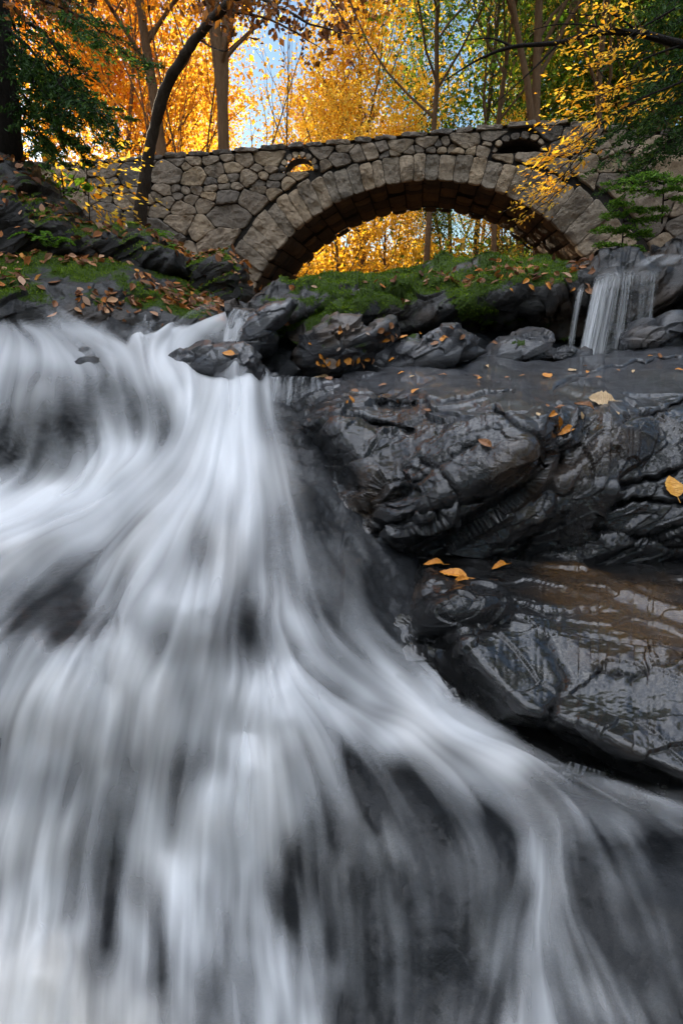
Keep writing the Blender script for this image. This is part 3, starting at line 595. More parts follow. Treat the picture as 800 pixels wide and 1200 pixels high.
# ---- left bank
ctrlG = []
for u, s in ((-130, [(420,4.6),(390,4.8),(360,5.0),(330,5.2),(305,5.7)]), (0, [(400,4.9),(372,4.9),(350,5.0),(325,5.3),(305,5.9)]), (80, [(400,5.0),(375,5.0),(345,5.2),(320,5.6),(303,6.2)]), (140, [(410,5.3),(388,5.3),(355,5.4),(330,5.7),(308,6.3)]),
             (200, [(400,5.2),(375,5.3),(355,5.7),(335,6.1),(318,6.7)]), (250, [(400,5.4),(368,5.6),(358,6.),(345,6.6)])):
    for v, y in s: ctrlG.append((u, v, y))
def mossG(P, n, u, v): return np.clip(.36 + .6 * fbm(P * 1.7, 4) + .25 * sstep(n[..., 2], .3, .8) - .5 * sstep(v, 350, 372), 0, 1)
oG, GG, NG, MG = band('mossy_bank', np.arange(-240, 262, 1.6), [(-130,300),(0,301),(60,306),(130,309),(180,320),(220,335),(248,352),(262,362)], [(-130,430),(0,410),(100,405),(150,410),(262,395)], ctrlG, 100, M['bankrock'],
   rockdisp(.05, 2, .04, .012, fc=.18), back=(1.8, .35), mossf=mossG, foot=.4)
tag(oG, 'mossy bank strewn with brown leaves left of the stream', 'bank')
bould = [
 ('boulder', [(-70,200),(-20,178),(15,186),(42,212),(72,236),(92,260),(102,282),(95,292),(60,300),(0,305),(-70,305)], 7.6, .9, 'large dark overhanging boulder at the left edge', .1, 'dryrock'),
 ('boulder', [(-70,235),(0,228),(45,238),(80,262),(105,300),(60,318),(0,318),(-70,318)], 6.7, .5, 'dark mossy boulder at the foot of the large overhanging one', .2, 'dryrock'),
 ('boulder', [(62,272),(95,268),(140,275),(190,288),(222,300),(236,322),(190,322),(120,312),(70,308)], 6.9, .6, 'long dark sloping boulder behind the mossy bank', .2, 'dryrock'),
 ('boulder', [(112,300),(140,290),(180,290),(215,300),(235,322),(215,335),(150,325)], 8.4, .8, 'mossy boulder under the leaning tree', .55, 'mossrock'),
 ('boulder', [(165,302),(190,297),(210,305),(222,318),(226,345),(215,350),(190,335)], 7.4, .6, 'leaf-strewn mossy boulder left of the angular block', .6, 'mossrock'),
 ('angular_block', [(222,303),(250,301),(272,300),(281,318),(284,352),(270,368),(240,362),(226,352),(220,330)], 6.9, .5, 'square-edged brown stone block at the foot of the arch', .2, 'dryrock')]
BLD = []
for nm, ol, y0, th, lab, mo, mt in [b if b[6] != 'mossrock' else b[:6] + ('bankrock',) for b in bould]:
    o, G_, n_, m_ = polar_rock(nm, ol, y0, th, M[mt], rockdisp(.06, 1.3, .06, .02), mossf=mossl(.5, mo - .1), power=.3 if nm == 'angular_block' else .6)
    tag(o, lab, 'boulder' if nm == 'boulder' else 'block'); BLD.append((G_, n_, m_))

# ================================================================== bridge
BX, BY, BYAW = 1.83, 14.0, -0.137; BA, BZC, BZS, BW = 4.46, 3.45, -.52, 3.1
bx, by = np.array([math.cos(BYAW), math.sin(BYAW)]), np.array([-math.sin(BYAW), math.cos(BYAW)])
def BP(l, w, z):
    l, w, z = np.broadcast_arrays(np.asarray(l, float), np.asarray(w, float), np.asarray(z, float))
    return np.stack([BX + l * bx[0] + w * by[0], BY + l * bx[1] + w * by[1], z], -1)
bridge = empty('stone_bridge', (BX, BY, .6)); tag(bridge, 'old rubble stone arch bridge spanning the stream', 'bridge')
def bpart(name, V, Fq, mat, **k):
    o = mesh_np(name, V, Fq, mat, None, **k); o.parent = bridge; o.matrix_parent_inverse = bridge.matrix_world.inverted() if False else __import__('mathutils').Matrix.Translation((-BX, -BY, -.6)); return o
def ring_t(l): return np.interp(l, [-5, -3, -1, 1.5, 3, 4.5, 6], [1.0, .85, .54, .55, .85, 1.25, 1.3])
def el(t, off=0):   # point on the intrados, t angle, 0 = left
    c, s = np.cos(t), np.sin(t); H = BZC - BZS
    n = np.array([-c / BA, s / H]); n /= np.linalg.norm(n)
    return np.array([-BA * c, BZS + H * s]) + n * off
top_l = [-14, -7.6, -4.4, -1.85, .96, 1.9, 2.95, 4.5, 6, 14]; top_z = [4.1, 4.18, 4.26, 4.34, 4.46, 4.50, 4.50, 4.28, 4.15, 3.9]
def ztop(l): return np.interp(l, top_l, top_z) - .12
holes = [(-2.82, 3.74, .33, .26), (2.05, 3.93, .46, .24)]      # small half round openings: l, sill z, half width, height
def clip_poly(p, a, n):      # keep (x-a).n <= 0
    out = []
    for i in range(len(p)):
        A, B = p[i], p[(i + 1) % len(p)]; da, db = (A - a) @ n, (B - a) @ n
        if da <= 0: out.append(A)
        if da * db < 0: out.append(A + (B - A) * (da / (da - db)))
    return out
def stone_poly(poly, w0, out, tone, acc, wv=0, rough=.05, gap=.006):
    """extrude a face stone: rings shrinking outwards, rounded"""
    p = np.array(poly); c = p.mean(0)
    q = []
    for i in range(len(p)):
        A, B = p[i], p[(i + 1) % len(p)]; n = max(2, int(np.linalg.norm(B - A) / .055))
        for k in range(n): q.append(A + (B - A) * k / n)
    q = np.array(q); 
    for _ in range(1): q = .5 * q + .25 * np.roll(q, 1, 0) + .25 * np.roll(q, -1, 0)
    rad = np.linalg.norm(q - c, axis=1).mean(); sz = np.ptp(q, axis=0).min()
    k = max(.5, 1 - gap * 2 / max(sz, .05)); q = c + (q - c) * k
    q = q + .020 * np.stack([noise3(np.c_[q * 7, q[:, :1] * 0 + s_]) for s_ in (1.5, 9.5)], 1)
    n = len(q); tl = rng.normal(size=2) * .05
    rings = [(1.0, 0.), (1.0, -out * .7), (.975, -out * .93), (.92, -out), (.75, -out * 1.03), (.55, -out * 1.04), (.3, -out * 1.05), (.02, -out * 1.05)]
    V = []
    for f, w in rings:
        r = c + (q - c) * f
        ww = w + (abs(w) > .01) * ((r - c) @ tl + rough * noise3(np.c_[r * 3.3, r[:, :1] * 0 + tone * 40]) * 1.4 + rough * .5 * noise3(np.c_[r * 11, r[:, :1] * 0 + tone * 9]))
        V.append(np.c_[r, w0 + np.minimum(ww, 0)])
    V = np.concatenate(V); base = acc['n']
    acc['V'].append(V); f = grid_faces(len(rings), n, wrap=True) + base; acc['F'].append(f); acc['T'].append(np.full(len(f), tone)); acc['n'] += len(V)
def newacc(): return dict(V=[], F=[], T=[], n=0)
def fin(acc, name, mat):
    V = np.concatenate(acc['V']); P = BP(V[:, 0], V[:, 2], V[:, 1]); return bpart(name, P, np.concatenate(acc['F'])[:, ::-1], mat, smooth=False, fattr={'tone': np.clip(np.concatenate(acc['T']), 0, 1)})
# seeds for the rubble, bigger stones low on the left and low on the right
def size_at(l, z):
    big = sstep(-z, -3.5, -2.6) * (sstep(-l, 2.2, 3.6) * 1.0 + sstep(l, 3.2, 4.5) * 1.1)
    return .29 + .42 * big
seeds = []; rs = np.random.default_rng(21)
for k in range(26000):
    l = rs.uniform(-12, 9.5); z = rs.uniform(.3, 4.6)
    if z > ztop(l) - .08: continue
    t_ = math.atan2((z - BZS) / (BZC - BZS), -l / BA)
    if np.hypot(l / BA, (z - BZS) / (BZC - BZS)) < 1 or (np.array([l, z]) - el(t_, ring_t(l))) @ (el(t_, 1) - el(t_, 0)) < .06: continue
    if any(z > hz - .04 and np.hypot((l - hl) / (hw + .24), (z - hz) / (hh + .24)) < 1 for hl, hz, hw, hh in holes): continue
    cl_ = min((np.array([l, z]) - el(t_, ring_t(l))) @ (el(t_, 1) - el(t_, 0)), 1) + ztop(l) - z
    s = size_at(l, z) * (.62 if cl_ < .62 else 1) * rs.choice([.42, .75, 1., 1.4], p=[.25, .25, .3, .2])
    if all(((l - a) / 1.6) ** 2 + (z - b) ** 2 > (.52 * (s + t)) ** 2 for a, b, t in seeds[-2600:]): seeds.append((l, z, s))
sd_ = np.array(seeds); acc = newacc()
for i, (l, z, s) in enumerate(sd_):
    e = np.hypot(l / BA, (z - BZS) / (BZC - BZS))
    if e < 1.0: continue
    p = [np.array(q) for q in ((l - 1.6, z - .8), (l + 1.6, z - .8), (l + 1.6, z + .8), (l - 1.6, z + .8))]
    dd = np.hypot((sd_[:, 0] - l) / 1.6, sd_[:, 1] - z); nb = np.argsort(dd)[1:18]
    for j in nb:
        a = sd_[j, :2] - (l, z); w = s / (s + sd_[j, 2]); m_ = np.array([l, z]) + a * w
        n_ = a / np.array([1.6 ** 2, 1.]); p = clip_poly(p, m_, n_)
        if len(p) < 3: break
    if len(p) < 3: continue
    p = clip_poly(p, np.array([l, ztop(l)]), np.array([0, 1.]))
    # keep off the ring of arch stones and the two small openings
    t = math.atan2((z - BZS) / (BZC - BZS), -l / BA); tt = [t + dt for dt in (-.08, 0, .08)]
    ring = el(t, 0); off = ring_t(l)
    bp_ = el(t, off * .98); n_ = (el(t, 1) - el(t, 0))
    if (np.array([l, z]) - bp_) @ n_ < .04: continue
    p = clip_poly(p, bp_, -n_)
    bad = False
    for hl, hz, hw, hh in holes:
        r_ = np.hypot((l - hl) / (hw + .16), max(0, z - hz) / (hh + .16))
        if z > hz - .02 and r_ < 1: bad = True; break
        if abs(l - hl) < hw + 1.2 and abs(z - hz) < 1:
            if z < hz: p = clip_poly(p, np.array([hl, hz - .02]), np.array([0, 1.])) if abs(l - hl) < hw + .25 else p
            else:
                v_ = np.array([(l - hl) / (hw + .16) ** 2, (z - hz) / (hh + .16) ** 2]); a_ = math.atan2((z - hz) / (hh + .16), (l - hl) / (hw + .16))
                p = clip_poly(p, np.array([hl + (hw + .16) * math.cos(a_), hz + (hh + .16) * math.sin(a_)]), -v_ / np.linalg.norm(v_))
    if bad or len(p) < 3: continue
    stone_poly(p, 0., .06 + .05 * rs.random() + .05 * (s > .5), np.clip(rs.beta(2, 2.2), 0, 1), acc, rough=.035 + .02 * (s > .5))
fin(acc, 'rubble_wall', M['stone'])
# voussoirs
acc = newacc(); t = .0; ts = [0.0]
while t < math.pi:
    l = -BA * math.cos(t); t += rs.uniform(.045, .08) * (1.45 if l > 2.8 else 1.) * (1.15 if l < -3 else 1); ts.append(t)
for a, b in zip(ts[:-1], ts[1:]):
    l = -BA * math.cos((a + b) / 2); o1 = ring_t(l) * rs.uniform(.94, 1.02)
    stone_poly([el(a, 0), el(b, 0), el(b, o1), el(a, o1)], 0, .07 + .05 * rs.random() + (.06 if l > 2.8 else 0), rs.random(), acc, rough=.05, gap=.004)
fin(acc, 'arch_ring', M['voussoir'])
for hl, hz, hw, hh in holes:
    acc = newacc()
    n = 8
    for k in range(n):
        a, b = np.pi * k / n, np.pi * (k + 1) / n; q = lambda a, e: np.array([hl + (hw + e) * math.cos(a), hz + (hh + e) * math.sin(a)])
        stone_poly([q(a, 0), q(b, 0), q(b, .15), q(a, .15)], 0, .07, rs.random(), acc, gap=.01)
    fin(acc, 'opening_ring', M['stone'])
# coping stones along the top
acc = newacc(); l = -12.
while l < 9.5:
    w = rs.uniform(.35, .75); z = ztop(l + w / 2)
    stone_poly([np.array([l, z + .005]), np.array([l + w, z + .005]), np.array([l + w, z + .11 + rs.uniform(-.02, .02)]), np.array([l, z + .11 + rs.uniform(-.02, .02)])], .0, .10, rs.random() * .45, acc, gap=.008)
    l += w
fin(acc, 'coping_face', M['stone'])
# solid core: face sheets front and back with the openings left out, tops, vault soffit, jambs
def solid(l, z):
    e = np.hypot(l / (BA + .09), (z - BZS) / (BZC - BZS + .09)) > 1
    for hl, hz, hw, hh in holes: e &= ~((z > hz) & (np.hypot((l - hl) / (hw + .05), (z - hz) / (hh + .05)) < 1))
    return e
cl = np.arange(-16, 10, .06); cz = np.linspace(0, 1, 90)  # left end lengthened out of view, where it blocks the low sun
CLg, CZg = np.meshgrid(cl, cz); CZg = .1 + (ztop(CLg) + .02 - .1) * CZg
mk = solid((CLg[:-1, :-1] + CLg[1:, 1:]) / 2, (CZg[:-1, :-1] + CZg[1:, 1:]) / 2)
fr0 = BP(CLg, .0 + .015 * noise3(np.stack([CLg * 5, CZg * 5, CLg * 0], -1)), CZg); V = [fr0.reshape(-1, 3)]; Fs = [grid_faces(*CLg.shape, mask=mk)]
bpart('mortar_core', V[0], Fs[0], M['mortar'])
bk = BP(CLg, BW, CZg); n0 = 0
bpart('rear_wall', bk.reshape(-1, 3), grid_faces(*CLg.shape, mask=mk)[:, ::-1], M['stone'], fattr={'tone': rng.random(int(mk.sum())) * .4 + .3})
# parapet tops (two low walls with a sunken deck between)
ws = np.array([0, .42, .421, BW - .421, BW - .42, BW]); wz = np.array([0, .0, -.7, -.7, 0, 0])
CL2, CW2 = np.meshgrid(cl, ws); pm = np.ones((len(ws) - 1, len(cl) - 1), bool)
for hl, hz, hw, hh in holes[:1]: pm[1] &= ~(abs(cl[:-1] - hl) < hw + .25); pm[3] &= ~(abs(cl[:-1] - hl) < hw + .25)
bpart('parapet_top', BP(CL2, CW2, ztop(CL2) + .09 + wz[:, None]), grid_faces(*CL2.shape, mask=pm), M['stone'], fattr={'tone': rng.random(int(pm.sum())) * .3 + .2})
# vault of long dark blocks
nt_ = 34; rowsV = []; acc_v = newacc(); w_edges_all = []
tv = np.linspace(-.02, math.pi + .02, nt_ + 1)
VV, FF, TT = [], [], []; nn_ = 0
for a, b in zip(tv[:-1], tv[1:]):
    w = -.03
    while w < BW:
        w2 = min(w + rs.uniform(.35, .8), BW + .02); dep = rs.uniform(-.05, .05); g = .012
        na, nb_ = 5, 6; A = np.linspace(a + .004, b - .004, na); Wg = np.linspace(w + g, w2 - g, nb_); blk = []
        for ia, aa in enumerate(A):
            for iw, ww in enumerate(Wg):
                edge = (ia in (0, na - 1)) or (iw in (0, nb_ - 1)); o_ = ((.05 + dep) if edge else dep + .0) + .02 * float(noise3(np.array([aa * 20, ww * 5, 1.])))
                p_ = el(aa, max(o_, -.03)); blk.append(BP(p_[0], ww, p_[1]))
        VV.append(np.array(blk)); f = grid_faces(na, nb_) + nn_; nn_ += na * nb_; FF.append(f); TT.append(np.full(len(f), rs.random())); w = w2
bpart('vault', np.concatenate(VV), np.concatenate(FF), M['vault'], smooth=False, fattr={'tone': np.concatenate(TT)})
tb_ = np.linspace(-.02, math.pi + .02, 90); e_ = np.array([el(q, .12) for q in tb_]); VB = np.stack([BP(e_[:, 0], 0.02, e_[:, 1]), BP(e_[:, 0], BW - .02, e_[:, 1])], 0)
bpart('vault_backing', VB, grid_faces(2, 90), M['mortar'])
for hl, hz, hw, hh in holes[:1] + holes[1:]:
    a_ = np.linspace(0, np.pi, 20); ll = np.r_[hl + (hw + .01) * np.cos(a_), hl - hw - .01, hl + hw + .01]; zz = np.r_[hz + (hh + .01) * np.sin(a_), hz, hz]
    # left one runs right through the wall; right one is a blocked drain
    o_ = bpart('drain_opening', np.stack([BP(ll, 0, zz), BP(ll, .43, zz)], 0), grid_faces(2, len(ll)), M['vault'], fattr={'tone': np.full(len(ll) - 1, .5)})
    if hl > 0:
        bpart('drain_back', np.stack([BP([hl - hw - .05, hl + hw + .05], .40, [hz - .02] * 2), BP([hl - hw - .05, hl + hw + .05], .40, [hz + hh + .06] * 2)], 0), grid_faces(2, 2), M['mortar'])

# ================================================================== trees
def branch_tree(base, height, r0, seed, lean=(0, 0), nb=13, fork=None, start=.35, spread=.42, up=.55, levels=2, twig=.006):
    """returns (Tubes, tips); base world position"""
    r = np.random.default_rng(seed); T = Tubes(); tips = []
    mains = []
    def grow(p0, d, L, rad, lev):
        n = 9 if lev == 0 else 6; pts = [np.array(p0, float)]; d = np.array(d, float); d /= np.linalg.norm(d)
        for i in range(n):
            d = d + r.normal(size=3) * (.05 if lev == 0 else .13) + np.array([0, 0, .03 + .05 * (lev > 0)]); d /= np.linalg.norm(d); pts.append(pts[-1] + d * L / n)
        rr = rad * (1 - .85 * np.linspace(0, 1, n + 1)) ** .9 + twig * .5; (mains.append((np.array(pts), rr)) if lev == 0 else None); T.add(pts, rr, 9 if lev == 0 else (6 if lev == 1 else 4))
        if lev < levels:
            m = nb if lev == 0 else 7
            for k in range(m):
                f = start + (1 - start) * (k + r.random()) / m if lev == 0 else .25 + .75 * (k + r.random()) / m
                i = min(int(f * n), n - 1); q = pts[i] + (pts[i + 1] - pts[i]) * (f * n - i); a = r.uniform(0, 6.283) if lev == 0 else r.uniform(0, 6.28)
                side = np.array([math.cos(a), math.sin(a), 0]); dd = side * (1 - up * .6) + np.array([0, 0, up]) * r.uniform(.5, 1.2) + d * .35
                grow(q, dd, L * spread * (1.15 - .6 * f) * r.uniform(.7, 1.2) * (1 if lev == 0 else 1.1), max(np.interp(f, [0, 1], [rr[0], rr[-1]]) * .5, twig), lev + 1)
        else:
            for q in pts[2:]: tips.append(q)
        if lev == 1: tips.append(pts[-1])
    d0 = np.array([lean[0], lean[1], 1.])
    grow(base, d0, height, r0, 0)
    if fork:
        for fx, fy, hz_, fl in fork:
            mp, mr_ = mains[0]; q = np.array([np.interp(hz_, mp[:, 2] - base[2], mp[:, j]) for j in range(3)]); grow(q, np.array([fx, fy, 1.]), fl, np.interp(hz_, mp[:, 2] - base[2], mr_) * .8, 0)
    return T, np.array(tips)
def make_tree(name, loc, height, r0, seed, bmat, lmat, nleaf, lsize, label, group=None, clump=.45, tone=None, cat='tree', **kw):
    T, tips = branch_tree((0, 0, -.4), height, r0, seed, **kw)
    e = empty(name, loc); tag(e, label, cat, group)
    T.build('trunk', M[bmat], e)
    if nleaf:
        rr = np.random.default_rng(seed + 99); c = tips[rr.integers(0, len(tips), nleaf)] + rr.normal(size=(nleaf, 3)) * clump * np.array([1, 1, .75])
        tn = None
        if tone: tn = np.clip(tone[0] + tone[1] * rr.normal(size=nleaf) + .35 * noise3(c * .9), 0, 1)
        leaf_mesh('crown', c, lsize, M[lmat], e, tone=tn)
    return e
ORC = {}
def copy_tree(e, loc, rz, sc_, label, group, mat=None):
    c = e.copy(); COL.objects.link(c); c.location = loc; c.rotation_euler.z = rz; c.scale = (sc_,) * 3; c['label'] = label; c['group'] = group
    for ch in list(e.children):
        d_ = ch.copy(); COL.objects.link(d_); d_.parent = c
        if mat and ch.name.startswith('crown'):
            if mat not in ORC: ORC[mat] = ch.data.copy(); ORC[mat].materials.clear(); ORC[mat].materials.append(M[mat])
            d_.data = ORC[mat]
    return c
def gp(u, Y, v=300):
    p = PX(u, v, Y); return (float(p[0]), float(Y), float(ground_z(p[0], np.array(Y, float))))
# nearest trees just behind the bridge
tA = make_tree('autumn_tree', gp(206, 20), 15, .26, 1, 'bark_warm', 'gold', 9000, .13, 'tall thick brown trunk with orange leaves rising behind the left part of the bridge', start=.4, tone=(.35, .2), lmat_=None) if False else \
     make_tree('autumn_tree', gp(207, 20), 15, .24, 1, 'bark_warm', 'orange', 9000, .12, 'tall straight trunk with orange leaves rising behind the left part of the bridge', start=.42, tone=(.55, .2), lean=(-.03, 0))
tB = make_tree('forked_tree', gp(275, 19), 13, .24, 5, 'bark_warm', 'gold', 4200, .12, 'forked brown tree with thin golden leaves behind the bridge, left of the pale sky gap', start=.5, tone=(.6, .2), fork=[(.16, 0, 5.8, 7), (-.14, .1, 6.0, 7), (.35, .1, 7.2, 5)])
tC = make_tree('golden_tree', gp(425, 25), 10.5, .2, 9, 'bark_warm', 'gold', 12500, .14, 'dense golden tree rising behind the middle of the bridge', start=.2, tone=(.7, .2), clump=.7, spread=.5)
tD = make_tree('green_tree', gp(500, 19), 15, .11, 12, 'bark_warm', 'mixed', 9000, .11, 'slender tree with green and yellowing leaves behind the crown of the bridge', start=.35, tone=(.3, .25))
tE = make_tree('green_tree', gp(634, 18), 15, .17, 15, 'bark_warm', 'mixed', 10000, .11, 'green tree with two stems parting from one foot behind the right of the bridge', start=.4, tone=(.28, .25), fork=[(-.26, 0, 4.6, 8)])
tF = make_tree('green_tree', gp(580, 19.5), 14, .10, 18, 'bark_warm', 'green', 9000, .10, 'thin green leafy tree left of the two-stemmed one', start=.3, tone=(.5, .3))
tG = make_tree('green_tree', gp(700, 20), 16, .14, 22, 'bark_warm', 'green', 10000, .11, 'green tree with one straight stem behind the right end of the bridge', start=.35, tone=(.45, .3))
# far trees
GR_ = 'autumn trees in the woods beyond the bridge'
protoY = make_tree('woodland_tree', (-9.5, 30, float(ground_z(np.array(-9.5), np.array(30.)))), 13, .16, 31, 'bark_warm', 'gold', 9500, .17, 'golden tree in the autumn woods behind the far left of the bridge', GR_, start=.12, clump=.7, tone=(.62, .22), spread=.45)
protoG = make_tree('woodland_tree', (13.5, 27, float(ground_z(np.array(13.5), np.array(27.)))), 14, .17, 33, 'bark_warm', 'green', 13000, .16, 'green tree in the woods behind the far right of the bridge', GR_, start=.12, clump=.65, tone=(.5, .28), spread=.42)
rt = np.random.default_rng(5)
ORD = ['first', 'second', 'third', 'fourth', 'fifth', 'sixth', 'seventh', 'eighth', 'ninth', 'tenth', 'eleventh', 'twelfth', 'thirteenth', 'fourteenth', 'fifteenth']
WT = [(60, 27, 0, 1.1), (150, 25, 0, .95), (215, 33, 0, 1.0), (255, 44, 0, .9), (385, 30, 0, .62), (395, 21, 0, .42), (450, 23, 0, .40), (350, 27, 0, .34), (420, 38, 0, .75), (480, 36, 0, .6),
    (530, 30, 1, .8), (560, 40, 1, .9), (610, 26, 1, 1.0), (655, 33, 1, 1.2), (700, 28, 1, 1.1), (750, 24, 1, 1.1), (800, 32, 1, 1.3), (860, 26, 1, 1.2), (520, 26, 1, .38), (690, 45, 1, 1.4), (-60, 32, 0, 1.3), (590, 22, 0, .38)]
for (u, Y, kind, sc_) in WT:
    x, y, z = gp(u, Y); side = ('left' if u < 300 else 'middle' if u < 520 else 'right'); rk = sorted(q[0] for q in WT if q[2] == kind).index(u)
    copy_tree(protoG if kind else protoY, (x, y, z), rt.uniform(0, 6.28), sc_, '%s tree in the woods beyond the bridge, %s such from the left' % ('green' if kind else 'golden', ORD[rk]), GR_, 'orange' if (not kind and u < 180) else None)
# unseen trees on the wooded gorge sides, added to darken the wet-rock reflections
for i, (x, y, sc_) in enumerate([(-8, 3, .8), (-9.5, -1, .9), (-8, -5, .9), (-5, -9, 1), (0, -11, 1), (5, -9.5, 1), (8, -5.5, .95), (9, -1, .9), (8.6, 3, .8), (-11, 6.5, .9), (11, 7, .9), (-2.5, -14, 1.1), (3, -15, 1.1)]):
    copy_tree(protoG, (x, y, float(ground_z(np.array(float(x)), np.array(float(y))))), rt.uniform(0, 6.28), sc_, 'unseen green tree added on the wooded side of the gorge beside the stream', 'unseen trees added on the gorge sides')
# bare pale saplings fanning up behind the left of the bridge
for i, (u, lx) in enumerate([(228, -.25), (238, .12), (246, -.08), (254, .3), (262, -.35), (320, .25), (330, .5), (310, .4), (345, .35)]):
    T, tips = branch_tree((0, 0, 0), 9.5, .045, 60 + i, lean=(lx, 0), nb=9, start=.35, levels=1, up=.9, spread=.35)
    e = T.build('bare_sapling', M['bark_warm']); e.location = gp(u, 20.5 + .4 * i); tag(e, 'thin bare sapling behind the bridge %s the forked tree, %s from it' % ('left of' if u < 275 else 'right of', ORD[(8 - i - 4) if u < 275 else sorted([320, 330, 310, 345]).index(u)]), 'sapling', 'bare saplings behind the bridge')
# straight pale trunks seen through the arch
for i, (u, Y, r_) in enumerate([(554, 26, .14), (579, 30, .14), (604, 34, .12), (640, 38, .12), (515, 34, .10)]):
    e = make_tree('forest_tree', gp(u, Y), 15, r_, 80 + i, 'bark', 'mixed', 3500, .13, ['pale straight trunk seen through the arch, the thickest', 'second pale straight trunk seen through the arch', 'thin trunk seen through the right of the arch', 'faint trunk beside the right side of the arch', 'thin leaning trunk seen under the crown of the arch'][i], start=.5, lean=(0 if i != 4 else -.15, 0))
# undergrowth beyond the bridge: one mass of leaves
n = 85000; ux = rng.uniform(-16, 22, n); uy = rng.uniform(19.5, 44, n); hh_ = rng.random(n) ** 1.3 * (1.4 + 1.8 * (noise3(np.c_[ux * .3, uy * .3, ux * 0]) + .5))
uz = ground_z(ux, uy) + np.clip(hh_, 0, 5)
tn = np.clip(.62 - .42 * sstep(ux + noise3(np.c_[ux, uy, uz]) * 3, 2.0, 6.5) + .16 * rng.normal(size=n), 0, 1)
tag(leaf_mesh('undergrowth', np.c_[ux, uy, uz], .17, leafmat('undergrowth_leaves', [(0, (.03, .07, .008)), (.3, (.12, .17, .012)), (.5, (.55, .28, .02)), (1, (.85, .48, .03))], .55), tone=tn), kind='stuff', label='golden and green undergrowth beyond the arch', cat='undergrowth')

# ---- leaning tree on the left bank
def path_pts(pp, n=24):
    pp = np.array(pp, float); t = np.linspace(0, len(pp) - 1, n); 
    def cr(c):
        i = np.clip(t.astype(int), 0, len(c) - 2); f = t - i; g = lambda k: c[np.clip(i + k, 0, len(c) - 1)]
        return .5 * (2 * g(0) + (g(1) - g(-1)) * f + (2 * g(-1) - 5 * g(0) + 4 * g(1) - g(2)) * f ** 2 + (-g(-1) + 3 * g(0) - 3 * g(1) + g(2)) * f ** 3)
    return PX(cr(pp[:, 0]), cr(pp[:, 1]), cr(pp[:, 2]))
lt = empty('leaning_tree', tuple(at(166, 290, 9.5))); tag(lt, 'slender tree leaning right over the left end of the bridge', 'tree')
def child_world(o, e):
    o.parent = e; o.matrix_parent_inverse = __import__('mathutils').Matrix.Translation(-Vector(e.location)); return o
T = Tubes(); T.add(path_pts([(166, 305, 9.5), (164, 265, 9.5), (168, 225, 9.5), (172, 195, 9.5), (181, 150, 9.45), (194, 105, 9.3), (210, 74, 9.2), (236, 38, 9.1), (268, 4, 8.9), (350, -60, 8.7)], 60), np.linspace(.105, .05, 60) * (1 + .06 * np.sin(np.arange(60) * .9)), 14)
for pp, r_ in (([(262, 12, 9), (300, 18, 8.6), (345, 38, 8.3), (385, 62, 8)], .02), ([(285, -12, 8.9), (330, 10, 8.5), (370, 30, 8.2), (420, 40, 8)], .022), ([(235, 48, 9.1), (262, 60, 8.8), (290, 40, 8.7)], .012), ([(350, -60, 8.7), (380, -10, 8.5), (400, 20, 8.3), (425, 70, 8.2)], .02)):
    T.add(path_pts(pp, 14), np.linspace(r_, .004, 14), 6)
child_world(T.build('trunk', M['bark'], None, .02), lt)
c = []
for cu, cv, su, sv, n in ((330, 20, 40, 16, 170), (380, 38, 30, 18, 120), (300, 8, 40, 10, 120), (270, 30, 25, 14, 40), (365, 70, 10, 8, 14), (410, 5, 25, 10, 60), (240, 8, 40, 10, 60)):
    c.append(PX(rng.normal(cu, su, n), rng.normal(cv, sv, n), rng.uniform(7.9, 9.3, n)))
child_world(leaf_mesh('crown', np.concatenate(c), .085, M['brownleaf'], tilt=1, tone=rng.random(sum(map(len, c))) ** .8), lt)
# ---- dark trunk and hemlock boughs at the left edge
ht = empty('hemlock_tree', tuple(at(8, 200, 7.6))); tag(ht, 'dark hemlock at the left edge with drooping green boughs', 'tree')
T = Tubes(); T.add(path_pts([(14, 230, 7.8), (10, 170, 7.6), (4, 90, 7.6), (-4, 0, 7.6), (-14, -120, 7.6), (-20, -300, 7.6)], 30), np.linspace(.17, .10, 30), 12)
def spray(p0, p1, width, n, droop=.25, nsub=14):
    """flat needle spray along a bough"""
    p0, p1 = np.array(p0), np.array(p1); d = p1 - p0; L = np.linalg.norm(d); t = np.linspace(0, 1, 12)[:, None]
    main = p0 + d * t + np.array([0, 0, -droop * L]) * t ** 2 + .04 * L * rng.normal(size=(12, 3)) * t; T.add(main, np.linspace(.018, .003, 12) * (L ** .5), 5)
    side = np.cross(d / L, [0, 0, 1]); side /= np.linalg.norm(side) + 1e-9; C_, D_ = [], []
    for k in range(nsub):
        f = .15 + .85 * (k + rng.random()) / nsub; q = np.array([np.interp(f, t[:, 0], main[:, j]) for j in range(3)]); sg = 1 if k % 2 else -1
        dd = side * sg * (.8) + d / L * .7 + np.array([0, 0, rng.uniform(-.5, .1)]); dd /= np.linalg.norm(dd); l2 = width * (1.1 - .7 * f) * rng.uniform(.6, 1.2)
        T.add(np.stack([q, q + dd * l2 * .5 + [0, 0, -.02 * l2], q + dd * l2 + [0, 0, -.14 * l2]]), np.array([.006, .004, .002]), 3)
        m = n // nsub; ff = rng.random(m); c_ = q + dd * (l2 * ff)[:, None] + np.array([0, 0, -.14]) * (l2 * ff ** 2)[:, None] + rng.normal(size=(m, 3)) * np.array([.05, .05, .018]) * max(width, .5)
        C_.append(c_); D_.append(np.repeat(dd[None], m, 0) + rng.normal(size=(m, 3)) * .5)
    return np.concatenate(C_), np.concatenate(D_)
CC, DD = [], []
